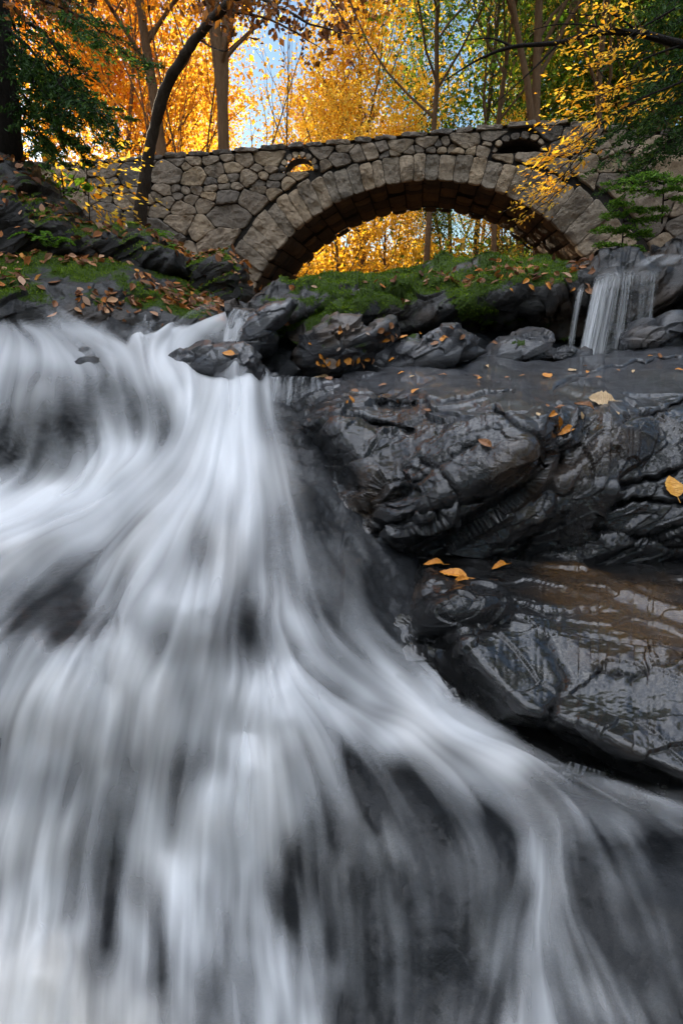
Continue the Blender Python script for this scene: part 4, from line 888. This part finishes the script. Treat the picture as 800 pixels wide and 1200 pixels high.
for (u0, v0, u1, v1, y0, y1, w) in [(2, -40, 110, 10, 7.6, 7.0, .9), (4, 0, 95, 60, 7.6, 6.6, .9), (2, 30, 120, 110, 7.6, 7.2, .9), (6, 50, 130, 135, 7.6, 7.9, .7), (6, 70, 85, 120, 7.6, 6.8, .6), (8, 95, 100, 165, 7.6, 8.2, .5), (8, 110, 60, 160, 7.6, 7.0, .5), (4, 20, 60, 130, 7.6, 8.6, .8), (0, -80, 70, -20, 7.6, 7, .9), (2, -20, 170, 40, 7.6, 8.4, .8), (5, 40, 60, 90, 7.6, 7.4, .8), (0, 0, -60, 60, 7.6, 7, .9),
    (8, 70, 140, 105, 7.6, 8.6, .5), (4, 10, 40, 60, 7.6, 9, .8), (8, 60, 30, 150, 7.6, 8.8, .7)]:
    a, b = spray(at(u0, v0, y0), at(u1, v1, y1), w, 1100); CC.append(a); DD.append(b)
child_world(T.build('trunk', M['bark_dark'], None, .012), ht)
hc = np.concatenate(CC); child_world(leaf_mesh('crown', hc, .055, M['hemlock'], aspect=.3, direc=np.concatenate(DD) * .8, tone=np.clip(.45 + .35 * noise3(hc * 1.6) + .2 * rng.normal(size=len(hc)), 0, 1)), ht)
# ---- bough of dark brown leaves across the top left corner
T = Tubes(); T.add(path_pts([(-60, -60, 6), (20, -14, 5.8), (70, 8, 5.6), (105, 24, 5.5)], 12), np.linspace(.02, .004, 12), 6)
ob = empty('oak_bough', tuple(at(20, -14, 5.8))); tag(ob, 'bough of dark brown leaves across the top left corner', 'bough')
child_world(T.build('branch', M['bark_dark']), ob)
child_world(leaf_mesh('leaves', PX(rng.normal(60, 34, 330), rng.normal(-4, 13, 330), rng.uniform(5.3, 6.2, 330)), .05, M['brownleaf'], tone=rng.random(330)), ob)
# ---- small golden saplings in front of the left wall
def sapling(name, pts, sprays, size, mat, label, nl, asp=.55, tone=None, cat='sapling', rad=.02, bm='bark_dark', dr=None, sub=True):
    e = empty(name, tuple(at(*pts[0]))); tag(e, label, cat); T = Tubes(); T.add(path_pts(pts, 16), np.linspace(rad, rad * .3, 16), 6); C_ = []; D_ = []
    for (u0, v0, u1, v1, y0, y1, su) in sprays:
        p0, p1 = np.array(at(u0, v0, y0)), np.array(at(u1, v1, y1)); t = np.linspace(0, 1, 8)[:, None]; ln = p0 + (p1 - p0) * t + .03 * rng.normal(size=(8, 3)) * t
        T.add(ln, np.linspace(rad * .45, .003, 8), 4); d = (p1 - p0) / np.linalg.norm(p1 - p0); L = np.linalg.norm(p1 - p0)
        f = rng.random(nl) ** .7; c_ = p0 + (p1 - p0) * f[:, None] + rng.normal(size=(nl, 3)) * su * np.array([1, 1, .4]); C_.append(c_); D_.append(np.repeat(d[None], nl, 0) * 1.0)
    C_ = np.concatenate(C_); D_ = np.concatenate(D_)
    child_world(T.build('stem', M[bm]), e)
    child_world(leaf_mesh('leaves', C_, size, M[mat], aspect=asp, direc=D_ * .9, tilt=.5, tone=(np.clip(tone[0] + tone[1] * rng.normal(size=len(C_)), 0, 1) if tone else None)), e)
    return e
sapling('beech_sapling', rad=.009, pts=[(106, 275, 8.2), (104, 230, 8.2), (100, 180, 8.1), (96, 140, 8.1)], sprays=[(104, 225, 60, 185, 8.2, 8, .12), (104, 220, 150, 215, 8.2, 8, .12), (102, 200, 150, 180, 8.1, 7.8, .12), (104, 240, 165, 262, 8.2, 8, .12), (104, 235, 130, 262, 8.2, 8.4, .12), (98, 160, 158, 168, 8.1, 8, .12), (98, 165, 50, 150, 8.1, 8.3, .15), (100, 190, 175, 190, 8.1, 8.2, .1), (104, 215, 175, 240, 8.2, 8.5, .12), (100, 185, 60, 220, 8, 7.8, .1)], size=.07, mat='gold', label='young beech with golden leaves in front of the left wall', nl=30, asp=.6, tone=(.65, .25))
sapling('green_sapling', [(78, 268, 7.6), (76, 235, 7.6), (72, 200, 7.5)], [(76, 225, 100, 215, 7.6, 7.4, .08), (76, 235, 92, 262, 7.6, 7.5, .07), (74, 215, 60, 200, 7.5, 7.6, .08), (74, 220, 90, 232, 7.5, 7.3, .07)], .085, 'fern', 'small sapling with bright green leaves beside the big dark boulder', 16, .7)
# bough of long golden leaves hanging over the right of the bridge
sp = []
for (u0, v0, u1, v1) in [(760, 60, 655, 85), (765, 90, 640, 130), (740, 115, 625, 150), (745, 120, 665, 162), (735, 100, 650, 110), (800, 75, 700, 110), (720, 60, 650, 55), (735, 30, 670, 40), (710, 140, 640, 185), (700, 150, 612, 205), (690, 175, 606, 225), (680, 190, 625, 240), (672, 200, 592, 250), (665, 215, 610, 262), (668, 180, 620, 190), (660, 205, 632, 228), (790, 110, 735, 135), (700, 165, 655, 180), (740, 15, 690, 10), (760, 35, 700, 70), (745, 80, 690, 150)]:
    sp.append((u0, v0, u1, v1, 7.3 + rng.uniform(-.3, .3), 6.9 + rng.uniform(-.4, .4), .075))
sapling('golden_bough', [(860, 60, 7.6), (800, 95, 7.4), (745, 118, 7.2), (700, 150, 7.1), (660, 205, 7.0), (620, 240, 7.0)], sp, .056, 'gold', 'bough of long golden leaves hanging in front of the right part of the bridge', 78, .36, (.55, .22), cat='bough', rad=.014)
# bare black limb across the upper right
T = Tubes(); L_ = [(870, 58, 7.7), (800, 52, 7.6), (750, 40, 7.5), (700, 38, 7.4), (655, 50, 7.3), (600, 55, 7.2), (560, 70, 7.2), (520, 95, 7.2)]
T.add(path_pts(L_, 40), np.linspace(.05, .006, 40), 8)
for pp in ([(750, 40, 7.5), (715, 15, 7.4), (690, 18, 7.4), (660, 14, 7.4)], [(750, 40, 7.5), (722, 55, 7.4), (700, 62, 7.3)], [(655, 50, 7.3), (620, 85, 7.2), (570, 130, 7.2)], [(700, 38, 7.4), (690, -10, 7.4)], [(770, 45, 7.5), (720, 34, 7.3), (660, 28, 7.2), (620, 36, 7.2)], [(800, 52, 7.6), (745, 75, 7.3), (738, 110, 7.2)], [(690, 38, 7.4), (700, 80, 7.3), (722, 105, 7.2)], [(600, 55, 7.2), (575, 45, 7.2), (540, 48, 7.2)], [(790, 10, 7.3), (740, 40, 7.3), (690, 80, 7.2)]):
    T.add(path_pts(pp, 14), np.linspace(.014, .003, 14), 5)
tag(T.build('bare_limb', M['bark_dark']), 'bare black limb reaching in from the right above the bridge', 'branch')
# hemlock on the right
rh = empty('hemlock_tree', tuple(at(830, 200, 8.2))); tag(rh, 'dark green hemlock at the right edge over the bridge end', 'tree')
T = Tubes(); T.add(path_pts([(835, 280, 8.4), (838, 150, 8.4), (842, 0, 8.4), (848, -200, 8.4)], 20), np.linspace(.16, .1, 20), 10); CC, DD = [], []
for (u0, v0, u1, v1, y0, y1, w) in [(835, 60, 745, 95, 8.4, 8, .8), (835, 100, 725, 150, 8.4, 8, .8), (836, 125, 750, 165, 8.4, 7.6, .8), (836, 10, 740, 30, 8.4, 8.4, .8), (835, 150, 735, 175, 8.4, 7.9, .7), (838, -30, 760, 0, 8.4, 8, .8), (836, 80, 780, 110, 8.4, 7.4, .8), (835, 120, 690, 140, 8.4, 8.8, .6), (838, 40, 770, 70, 8.4, 7.8, .8)]:
    a, b = spray(at(u0, v0, y0), at(u1, v1, y1), w, 850); CC.append(a); DD.append(b)
child_world(T.build('trunk', M['bark_dark']), rh); hc = np.concatenate(CC); child_world(leaf_mesh('crown', hc, .055, M['hemlock'], aspect=.3, direc=np.concatenate(DD) * .8, tone=np.clip(.5 + .35 * noise3(hc * 1.6) + .2 * rng.normal(size=len(hc)), 0, 1)), rh)
# small ferny hemlock seedlings by the small waterfall and along the right wall
for lab, base, bs in (('light green feathery seedling beside the top of the small waterfall', (728, 300, 7.4), [(715, 245), (745, 240), (770, 250), (700, 262), (782, 238), (730, 262), (705, 280), (760, 268), (725, 232), (745, 285)]),
                      ('green feathery seedling above the small waterfall, at the right edge', (775, 262, 7.2), [(712, 205), (745, 198), (770, 200), (800, 205), (730, 215), (790, 215), (815, 225)])):
    e = empty('hemlock_seedling', tuple(at(*base))); tag(e, lab, 'seedling'); T = Tubes(); CC, DD = [], []; top_ = at(base[0] + 3, min(b[1] for b in bs) + 8, base[2]); T.add([np.array(at(*base)), np.array(top_)], [.012, .006], 5)
    for (u1, v1) in bs:
        a, b = spray(at(base[0] + 2, v1 + 10, base[2]), at(u1, v1, base[2] - .3), .22, 420, .1, 10); CC.append(a); DD.append(b)
    child_world(T.build('stem', M['bark_dark']), e); child_world(leaf_mesh('leaves', np.concatenate(CC), .035, M['fern'], aspect=.35, direc=np.concatenate(DD)), e)
# ferns at the foot of the leaning tree
for u, v, y, lab in ((180, 283, 8.8, 'green fern at the foot of the leaning tree'), (135, 292, 7.2, 'fern growing between the dark boulders'), (192, 298, 7.6, 'small fern right of the leaning tree'), (60, 292, 6.2, 'tiny fern on the dark boulder at the left')):
    o_ = np.array(at(u, v, y)); C_, D_ = [], []
    for k in range(11):
        a = k / 11 * 6.28 + rng.random(); L = rng.uniform(.2, .38); d = np.array([math.cos(a), math.sin(a), 0]); t = np.linspace(.1, 1, 26)
        st_ = o_ + d * (L * t)[:, None] + np.array([0, 0, 1]) * (L * (1.3 * t - 1.1 * t ** 2))[:, None]; s_ = np.cross(d, [0, 0, 1])
        for sg in (1, -1): w_ = (.055 * (1.05 - t))[:, None]; C_.append(st_ + s_ * sg * w_); D_.append(np.repeat((s_ * sg * 1.5 + d * .5)[None], 26, 0))
    tag(leaf_mesh('fern', np.concatenate(C_), .05, M['fern'], aspect=.28, direc=np.concatenate(D_) * 1.5, size_var=.15), lab, 'fern')

# ================================================================== small falls: thin ribbons of water
def fall(name, topl, botl, dens, label, ns=150, nt=90, off=.06, bulge=.08, seed=1, sfreq=26, edge=.06):
    """topl, botl: polylines of (u, v, Y) for lip and foot"""
    a = path_pts(topl, ns); b = path_pts(botl, ns); t = np.linspace(0, 1, nt)[:, None, None]
    P = a[None] * (1 - t) + b[None] * t; P[..., 2] += (bulge * 4 * t * (1 - t))[..., 0] * (t[..., 0] < 2); P[..., 1] -= off
    s = np.linspace(0, 1, ns)[None]; tt = np.linspace(0, 1, nt)[:, None]; wob = .02 * noise3(np.stack([s * 4 + tt * 0, tt * 2 + s * 0, s * 0 + tt * 0 + seed], -1))
    q = np.stack([(s + wob) * sfreq, tt * .9 + s * 0, s * 0 + tt * 0 + seed * 3.1], -1); n_ = noise3(q) * .8 + .5 * noise3(q * np.array([2.7, 1.5, 1])) + .35 * noise3(q * np.array([6, 3, 1]))
    A = np.clip(dens(s, tt) + .26 * n_, 0, .92) * sstep(s, 0, edge) * sstep(1 - s, 0, edge) * sstep(tt, 0, .22) * (1 - .7 * sstep(tt, .9, 1))
    P[..., 1] -= .03 * n_
    return tag(mesh_np(name, P, grid_faces(nt, ns), M['foam'], vattr={'foam': A}), kind='structure', label=label)
g_ = lambda s, c, w: np.exp(-((s - c) / w) ** 2)
fall('waterfall', [(694, 322, 5.25), (712, 315, 5.2), (740, 313, 5.12), (768, 312, 5.1)], [(672, 424, 5.0), (690, 424, 4.95), (725, 412, 4.95), (757, 402, 5.0)],
     lambda s, t: .24 * (1 - .6 * s) + .10 * sstep(-t, -.35, 0) + .68 * g_(s, .17, .085) * sstep(t, .05, .3) + .32 * g_(s, .30, .06) + .28 * g_(s, .42, .05) + .15 * g_(s, .58, .03) + .22 * g_(s, .93, .03) + .2 * g_(s, .08, .05) + .15 * (1 - sstep(t, 0, .3)) + .3 * sstep(t, .8, 1) * g_(s, .2, .25), 'small white waterfall spilling over the right end of the mossy ledge', seed=2, sfreq=52, bulge=.03)
fall('waterfall', [(705, 309, 6.0), (735, 305, 6.0), (775, 302, 6.0), (830, 298, 6.0)], [(694, 322, 5.3), (712, 315, 5.25), (740, 313, 5.17), (790, 311, 5.15)], lambda s, t: .10 + 0 * s * t, 'thin sheet of water sliding to the lip of the small waterfall', seed=6, bulge=.05, off=.02, sfreq=14)
fall('waterfall', [(674, 338, 5.2), (680, 336, 5.2)], [(661, 408, 5.05), (669, 410, 5.05)], lambda s, t: .35 + 0 * s * t, 'thin trickle left of the small waterfall', seed=4, sfreq=5, edge=.3, ns=30)
fall('waterfall', [(278, 362, 5.2), (296, 366, 5.0), (305, 372, 4.9)], [(262, 405, 4.6), (284, 412, 4.6), (297, 408, 4.6)], lambda s, t: .32 - .2 * s, 'thin upper fall beside the smooth rock', seed=7, sfreq=10, ns=60)
fall('waterfall', [(293, 426, 4.5), (298, 424, 4.5)], [(296, 445, 4.35), (306, 444, 4.35)], lambda s, t: .4 + 0 * s * t, 'thin trickle beside the stream boulder', seed=8, sfreq=4, edge=.3, ns=30)
fall('waterfall', [(302, 444, 4.42), (340, 443, 4.4), (380, 445, 4.4)], [(296, 474, 4.05), (335, 474, 4.0), (385, 470, 4.0)], lambda s, t: .10 + .25 * g_(s, .1, .15) + .15 * g_(s, .35, .05) + .12 * g_(s, .55, .04), 'row of thin trickles over the low rock step', seed=9, sfreq=18)
# pool feeding the falls behind the ledge
wp = np.stack(np.meshgrid(np.linspace(1.6, 7, 30), np.linspace(5.9, 12, 30)), -1); tag(mesh_np('water', np.concatenate([wp, np.full(wp.shape[:2] + (1,), .62)], -1), grid_faces(30, 30), M['water']), kind='structure', label='still upper pool behind the mossy ledge')

# ================================================================== moss and leaves
def pick(G, n, w, num, seed):
    r = np.random.default_rng(seed); a = np.linalg.norm(np.cross(np.gradient(G, axis=0), np.gradient(G, axis=1)), axis=-1) * w; a = a.ravel() / a.sum()
    k = r.choice(a.size, num, p=a); return (G.reshape(-1, 3)[k] + r.normal(size=(num, 3)) * .006), n.reshape(-1, 3)[k]
def inframe(G):
    u, v = UV(G); return ((u > -25) & (u < 825)).astype(float)
cs, ns_ = [], []
for G_, n_, m_, num in [(GE, NE, ME, 90000), (GG, NG, MG, 45000)] + [(b[0], b[1], b[2], 8000) for b in BLD[1:]]:
    a, b = pick(G_, n_, sstep(m_, .5, .62) * inframe(G_) + 1e-9, num, 3); cs.append(a + b * .004); ns_.append(b)
cs = np.concatenate(cs); ns_ = np.concatenate(ns_)
tag(leaf_mesh('moss', cs, .019, M['mosst'], aspect=.3, direc=ns_ * 1.2, tone=np.clip(.5 + .45 * noise3(cs * 3) + .18 * rng.normal(size=len(cs)), 0, 1)), kind='stuff', label='bright green moss growing on the ledge and the bank', cat='moss')
# leaf litter: curled leaves
LV = np.array([[0, -.5, .02], [.16, -.36, .05], [.3, -.1, .1], [.26, .16, .09], [.12, .36, .05], [0, .52, 0], [-.12, .36, .06], [-.28, .16, .11], [-.3, -.1, .08], [-.15, -.36, .04], [0, -.2, 0], [0, .15, 0], [0, -.72, .05]])
LF = [(0, 1, 10), (1, 2, 10), (2, 11, 10), (2, 3, 11), (3, 4, 11), (4, 5, 11), (5, 6, 11), (6, 7, 11), (7, 8, 11), (8, 10, 11), (8, 9, 10), (9, 0, 10)]
def litter(name, C, Nn, size, mat, seed, tone=None):
    r = np.random.default_rng(seed); n = len(C); z = Nn + r.normal(size=(n, 3)) * .45; z /= np.linalg.norm(z, axis=1)[:, None]
    x = np.cross(z, r.normal(size=(n, 3))); x /= np.linalg.norm(x, axis=1)[:, None]; y = np.cross(z, x); L = size * np.exp(r.normal(size=n) * .25)
    V = (x[:, None] * LV[None, :, :1] * r.uniform(.7, 1.2, (n, 1, 1)) + y[:, None] * LV[None, :, 1:2] + z[:, None] * LV[None, :, 2:] * r.uniform(-1, 2.2, (n, 1, 1))) * L[:, None, None] + C[:, None] + z[:, None] * .012
    Fq = (np.array(LF)[None] + (np.arange(n) * len(LV))[:, None, None]).reshape(-1, 3); tn = r.random(n) if tone is None else tone
    return mesh_np(name, V.reshape(-1, 3), Fq, mat, None, smooth=False, fattr={'tone': np.repeat(tn, len(LF))})
u_, v_ = UV(GG); wG = sstep(NG[..., 2], .1, .6) * inframe(GG) * (.06 + sstep(noise3(GG * 1.6), .05, .3) + 1.6 * np.exp(-((v_ - (352 - (u_ < 60) * 12 + (u_ - 140) * .02)) / 9) ** 2) * (u_ > 90) + .8 * sstep(-v_, -312, -304))
c1, n1_ = pick(GG, NG, wG, 1400, 5)
u_, v_ = UV(GE); wE = sstep(NE[..., 2], .3, .8) * inframe(GE) * (u_ < 700) * (.10 * (v_ < 380) + 1.2 * np.exp(-((v_ - (342 - (u_ - 400) * .08)) / 7) ** 2) * (u_ > 540) * (u_ < 700) + .9 * np.exp(-((v_ - (332 - (u_ - 480) * .12)) / 8) ** 2) * (u_ > 440))
c2, n2_ = pick(GE, NE, wE + 1e-9, 420, 6)
cb, nb2 = [], []
for G_, n_, m_ in BLD:
    a, b = pick(G_, n_, sstep(n_[..., 2], .35, .8) * inframe(G_) + 1e-9, 190, 8); cb.append(a); nb2.append(b)
tag(litter('leaf_litter', np.concatenate([c1] + cb), np.concatenate([n1_] + nb2), .085, M['litter'], 1), kind='stuff', label='brown and orange leaf litter on the left bank', cat='leaf litter')
tag(litter('leaf_litter', c2, n2_, .085, M['litter'], 2), kind='stuff', label='brown leaf litter on top of the mossy ledge', cat='leaf litter')
# single fallen leaves on the rocks: each one a thing
def ray_hit(u, v, surfs):
    best = None
    for G_, n_ in surfs:
        U_, V_ = UV(G_); d = (U_ - u) ** 2 + (V_ - v) ** 2 + (n_[..., 1] > .6) * 50; ok = d < 30
        if not ok.any(): continue
        dd = np.where(ok, G_[..., 1] + d * .002, 1e9); k = np.unravel_index(dd.argmin(), dd.shape)
        if best is None or G_[k][1] < best[0][1]: best = (G_[k], n_[k])
    return best
leafm = []
for k, (wx, br, sd__) in enumerate([(1.0, .06, 0), (.75, .16, 1), (1.25, .04, 2), (.6, .3, 3)]):
    # dense blade outline with midrib fold, stalk and curl
    n = 15; t = np.linspace(0, 1, n); w = np.sin(np.pi * t ** .8) ** .8 * .31 * wx * (1 + .07 * np.sin(t * 40)); rr = np.random.default_rng(k); ws_ = np.linspace(-1, 1, 7)
    V = np.stack([np.outer(w, ws_), np.repeat((t - .5)[:, None], 7, 1), br * np.abs(ws_)[None] * w[:, None] * 2 + .1 * br * np.sin(t * 5)[:, None] * 6 * .5 + .02 * rr.normal(size=(n, 7)) * 1.0 + (-.02 * (np.abs(ws_) < .1))], -1).reshape(-1, 3)
    stalk = np.array([[-.012, -.5, 0], [.012, -.5, 0], [.008, -.78, .03], [-.008, -.78, .03]]); Fq = np.concatenate([grid_faces(n, 7), [[105, 106, 107, 108]]])
    me = mesh_np('fallen_leaf', np.concatenate([V, stalk]), Fq, M['litter']); leafm.append(me.data); bpy.data.objects.remove(me)
def leafcol(name, a, b):
    m = NT(name); n_ = m.noise(9, 5, .7); v = m.n('ShaderNodeTexVoronoi'); v.inputs['Scale'].default_value = 7; m.l(m.pos(), v.inputs['Vector'])
    c = m.mix(m.rmp(n_, .38, .62), a, b); c = m.mix(m.rmp(m.noise(24, 3), .6, .7, 0, .6), c, tuple(x * .25 for x in a))
    w = m.n('ShaderNodeTexWave'); w.inputs['Scale'].default_value = 4; w.bands_direction = 'Y'; m.l(m.pos(), w.inputs['Vector'])
    return m.done(m.bsdf(c, .5, m.bump(w.outputs['Fac'], .004, .3), .4))
LC = {'orange': leafcol('orange_leaf', (.42, .13, .012), (.65, .27, .02)), 'tan': leafcol('tan_leaf', (.42, .27, .14), (.55, .38, .20)), 'brown': leafcol('brown_leaf', (.16, .06, .02), (.30, .13, .04)), 'pale': leafcol('pale_leaf', (.35, .26, .2), (.5, .38, .3)), 'yellow': leafcol('yellow_leaf', (.50, .21, .02), (.66, .33, .04))}
ROCKS = [(GB, NB), (GC, NC), (GE, NE), (GM, NM), (GL, NL)] + SLABG + [(G_st, gnormals(G_st))]
matc = {}
def place_leaf(u, v, size, col, rot, label, group=None, kind=0, lift=.0):
    h = ray_hit(u, v, ROCKS)
    if h is None: print('leaf miss', u, v); return
    key = (kind, col)
    if key not in matc:
        d = leafm[kind].copy(); d.materials.clear(); d.materials.append(LC[col]); matc[key] = d
    o = bpy.data.objects.new('fallen_leaf', matc[key]); COL.objects.link(o); n = Vector(h[1])
    if n.y > 0: n.y *= -1
    n = (n + Vector((0, -.25, .25))).normalized(); s = size * h[0][1] / F * 1.05
    q = n.to_track_quat('Z', 'Y').to_matrix().to_4x4(); from mathutils import Matrix
    o.matrix_world = Matrix.Translation(Vector(h[0]) + n * (.008 + .02 * s + lift)) @ q @ Matrix.Rotation(R(rot), 4, 'Z') @ Matrix.Diagonal((s, s, s, 1)); tag(o, label, 'leaf', group)
place_leaf(704, 466, 28, 'tan', 80, 'large round tan leaf lying on top of the big wet boulder', kind=2)
place_leaf(788, 570, 30, 'yellow', 10, 'yellow-orange leaf stuck on the wet boulder face at the right edge')
place_leaf(655, 494, 24, 'orange', 40, 'crumpled orange leaf on the shoulder of the wet boulder', kind=1)
place_leaf(662, 506, 24, 'orange', 110, 'orange leaf below the crumpled one on the boulder shoulder', kind=3)
place_leaf(648, 484, 18, 'orange', 95, 'narrow orange leaf above the crumpled one on the boulder shoulder', kind=3)
place_leaf(566, 519, 20, 'brown', 60, 'dull brown leaf stuck on the middle of the wet boulder face', kind=1)
place_leaf(530, 672, 34, 'orange', 70, 'big orange leaf at the foot of the wet boulder beside the white water', kind=1)
place_leaf(508, 658, 26, 'orange', 65, 'narrow orange leaf touching the big one at the boulder foot', kind=3)
place_leaf(540, 677, 22, 'orange', 120, 'curled orange leaf overlapping the big one at the boulder foot', kind=3)
place_leaf(586, 662, 24, 'orange', 88, 'flat orange leaf on the wet shelf right of the leaf cluster', kind=3)
place_leaf(683, 476, 22, 'brown', 50, 'long brown leaf below the large round tan leaf', kind=3)
place_leaf(640, 437, 16, 'orange', 30, 'upright orange leaf at the back of the boulder top')
place_leaf(484, 455, 14, 'orange', 10, 'small orange leaf standing in a crack of the boulder top', kind=1)
place_leaf(376, 438, 17, 'tan', 90, 'tan leaf on the low rock step')
place_leaf(268, 414, 14, 'orange', 80, 'orange leaf on the stream boulder')
place_leaf(388, 425, 15, 'pale', 60, 'pale curled leaf on the left slate slab', kind=2)
r5 = np.random.default_rng(77)
for (uc, vc, su, sv, n, lab, cols_) in [(400, 392, 30, 10, 10, 'small orange or brown leaf lying on the left slanting slate slab', ['orange', 'brown', 'pale']), (410, 425, 35, 5, 16, 'small orange leaf in the row at the foot of the left slabs', ['orange', 'orange', 'brown']),
                                  (520, 395, 40, 5, 14, 'small brown leaf along the foot of the mossy ledge', ['orange', 'brown']), (560, 438, 60, 7, 11, 'small leaf scattered on the smooth boulder top', ['orange', 'brown', 'brown', 'tan']), (710, 430, 50, 7, 9, 'small leaf scattered on the boulder top below the small waterfall', ['orange', 'tan', 'brown']),
                                  (680, 480, 30, 10, 7, 'small brown leaf near the large round tan leaf', ['brown', 'tan']), (450, 470, 40, 10, 5, 'small brown leaf on the ribbed rock beside the cascade', ['brown', 'orange']), (640, 335, 30, 4, 10, 'small orange leaf on the rim of the mossy ledge', ['orange', 'brown'])]:
    for k in range(n):
        place_leaf(r5.normal(uc, su), r5.normal(vc, sv), r5.uniform(5, 11), cols_[r5.integers(len(cols_))], r5.uniform(0, 360), lab, lab + 's', int(r5.integers(4)))
print('tri', sum(len(o.data.polygons) for o in S.objects if o.type == 'MESH'))
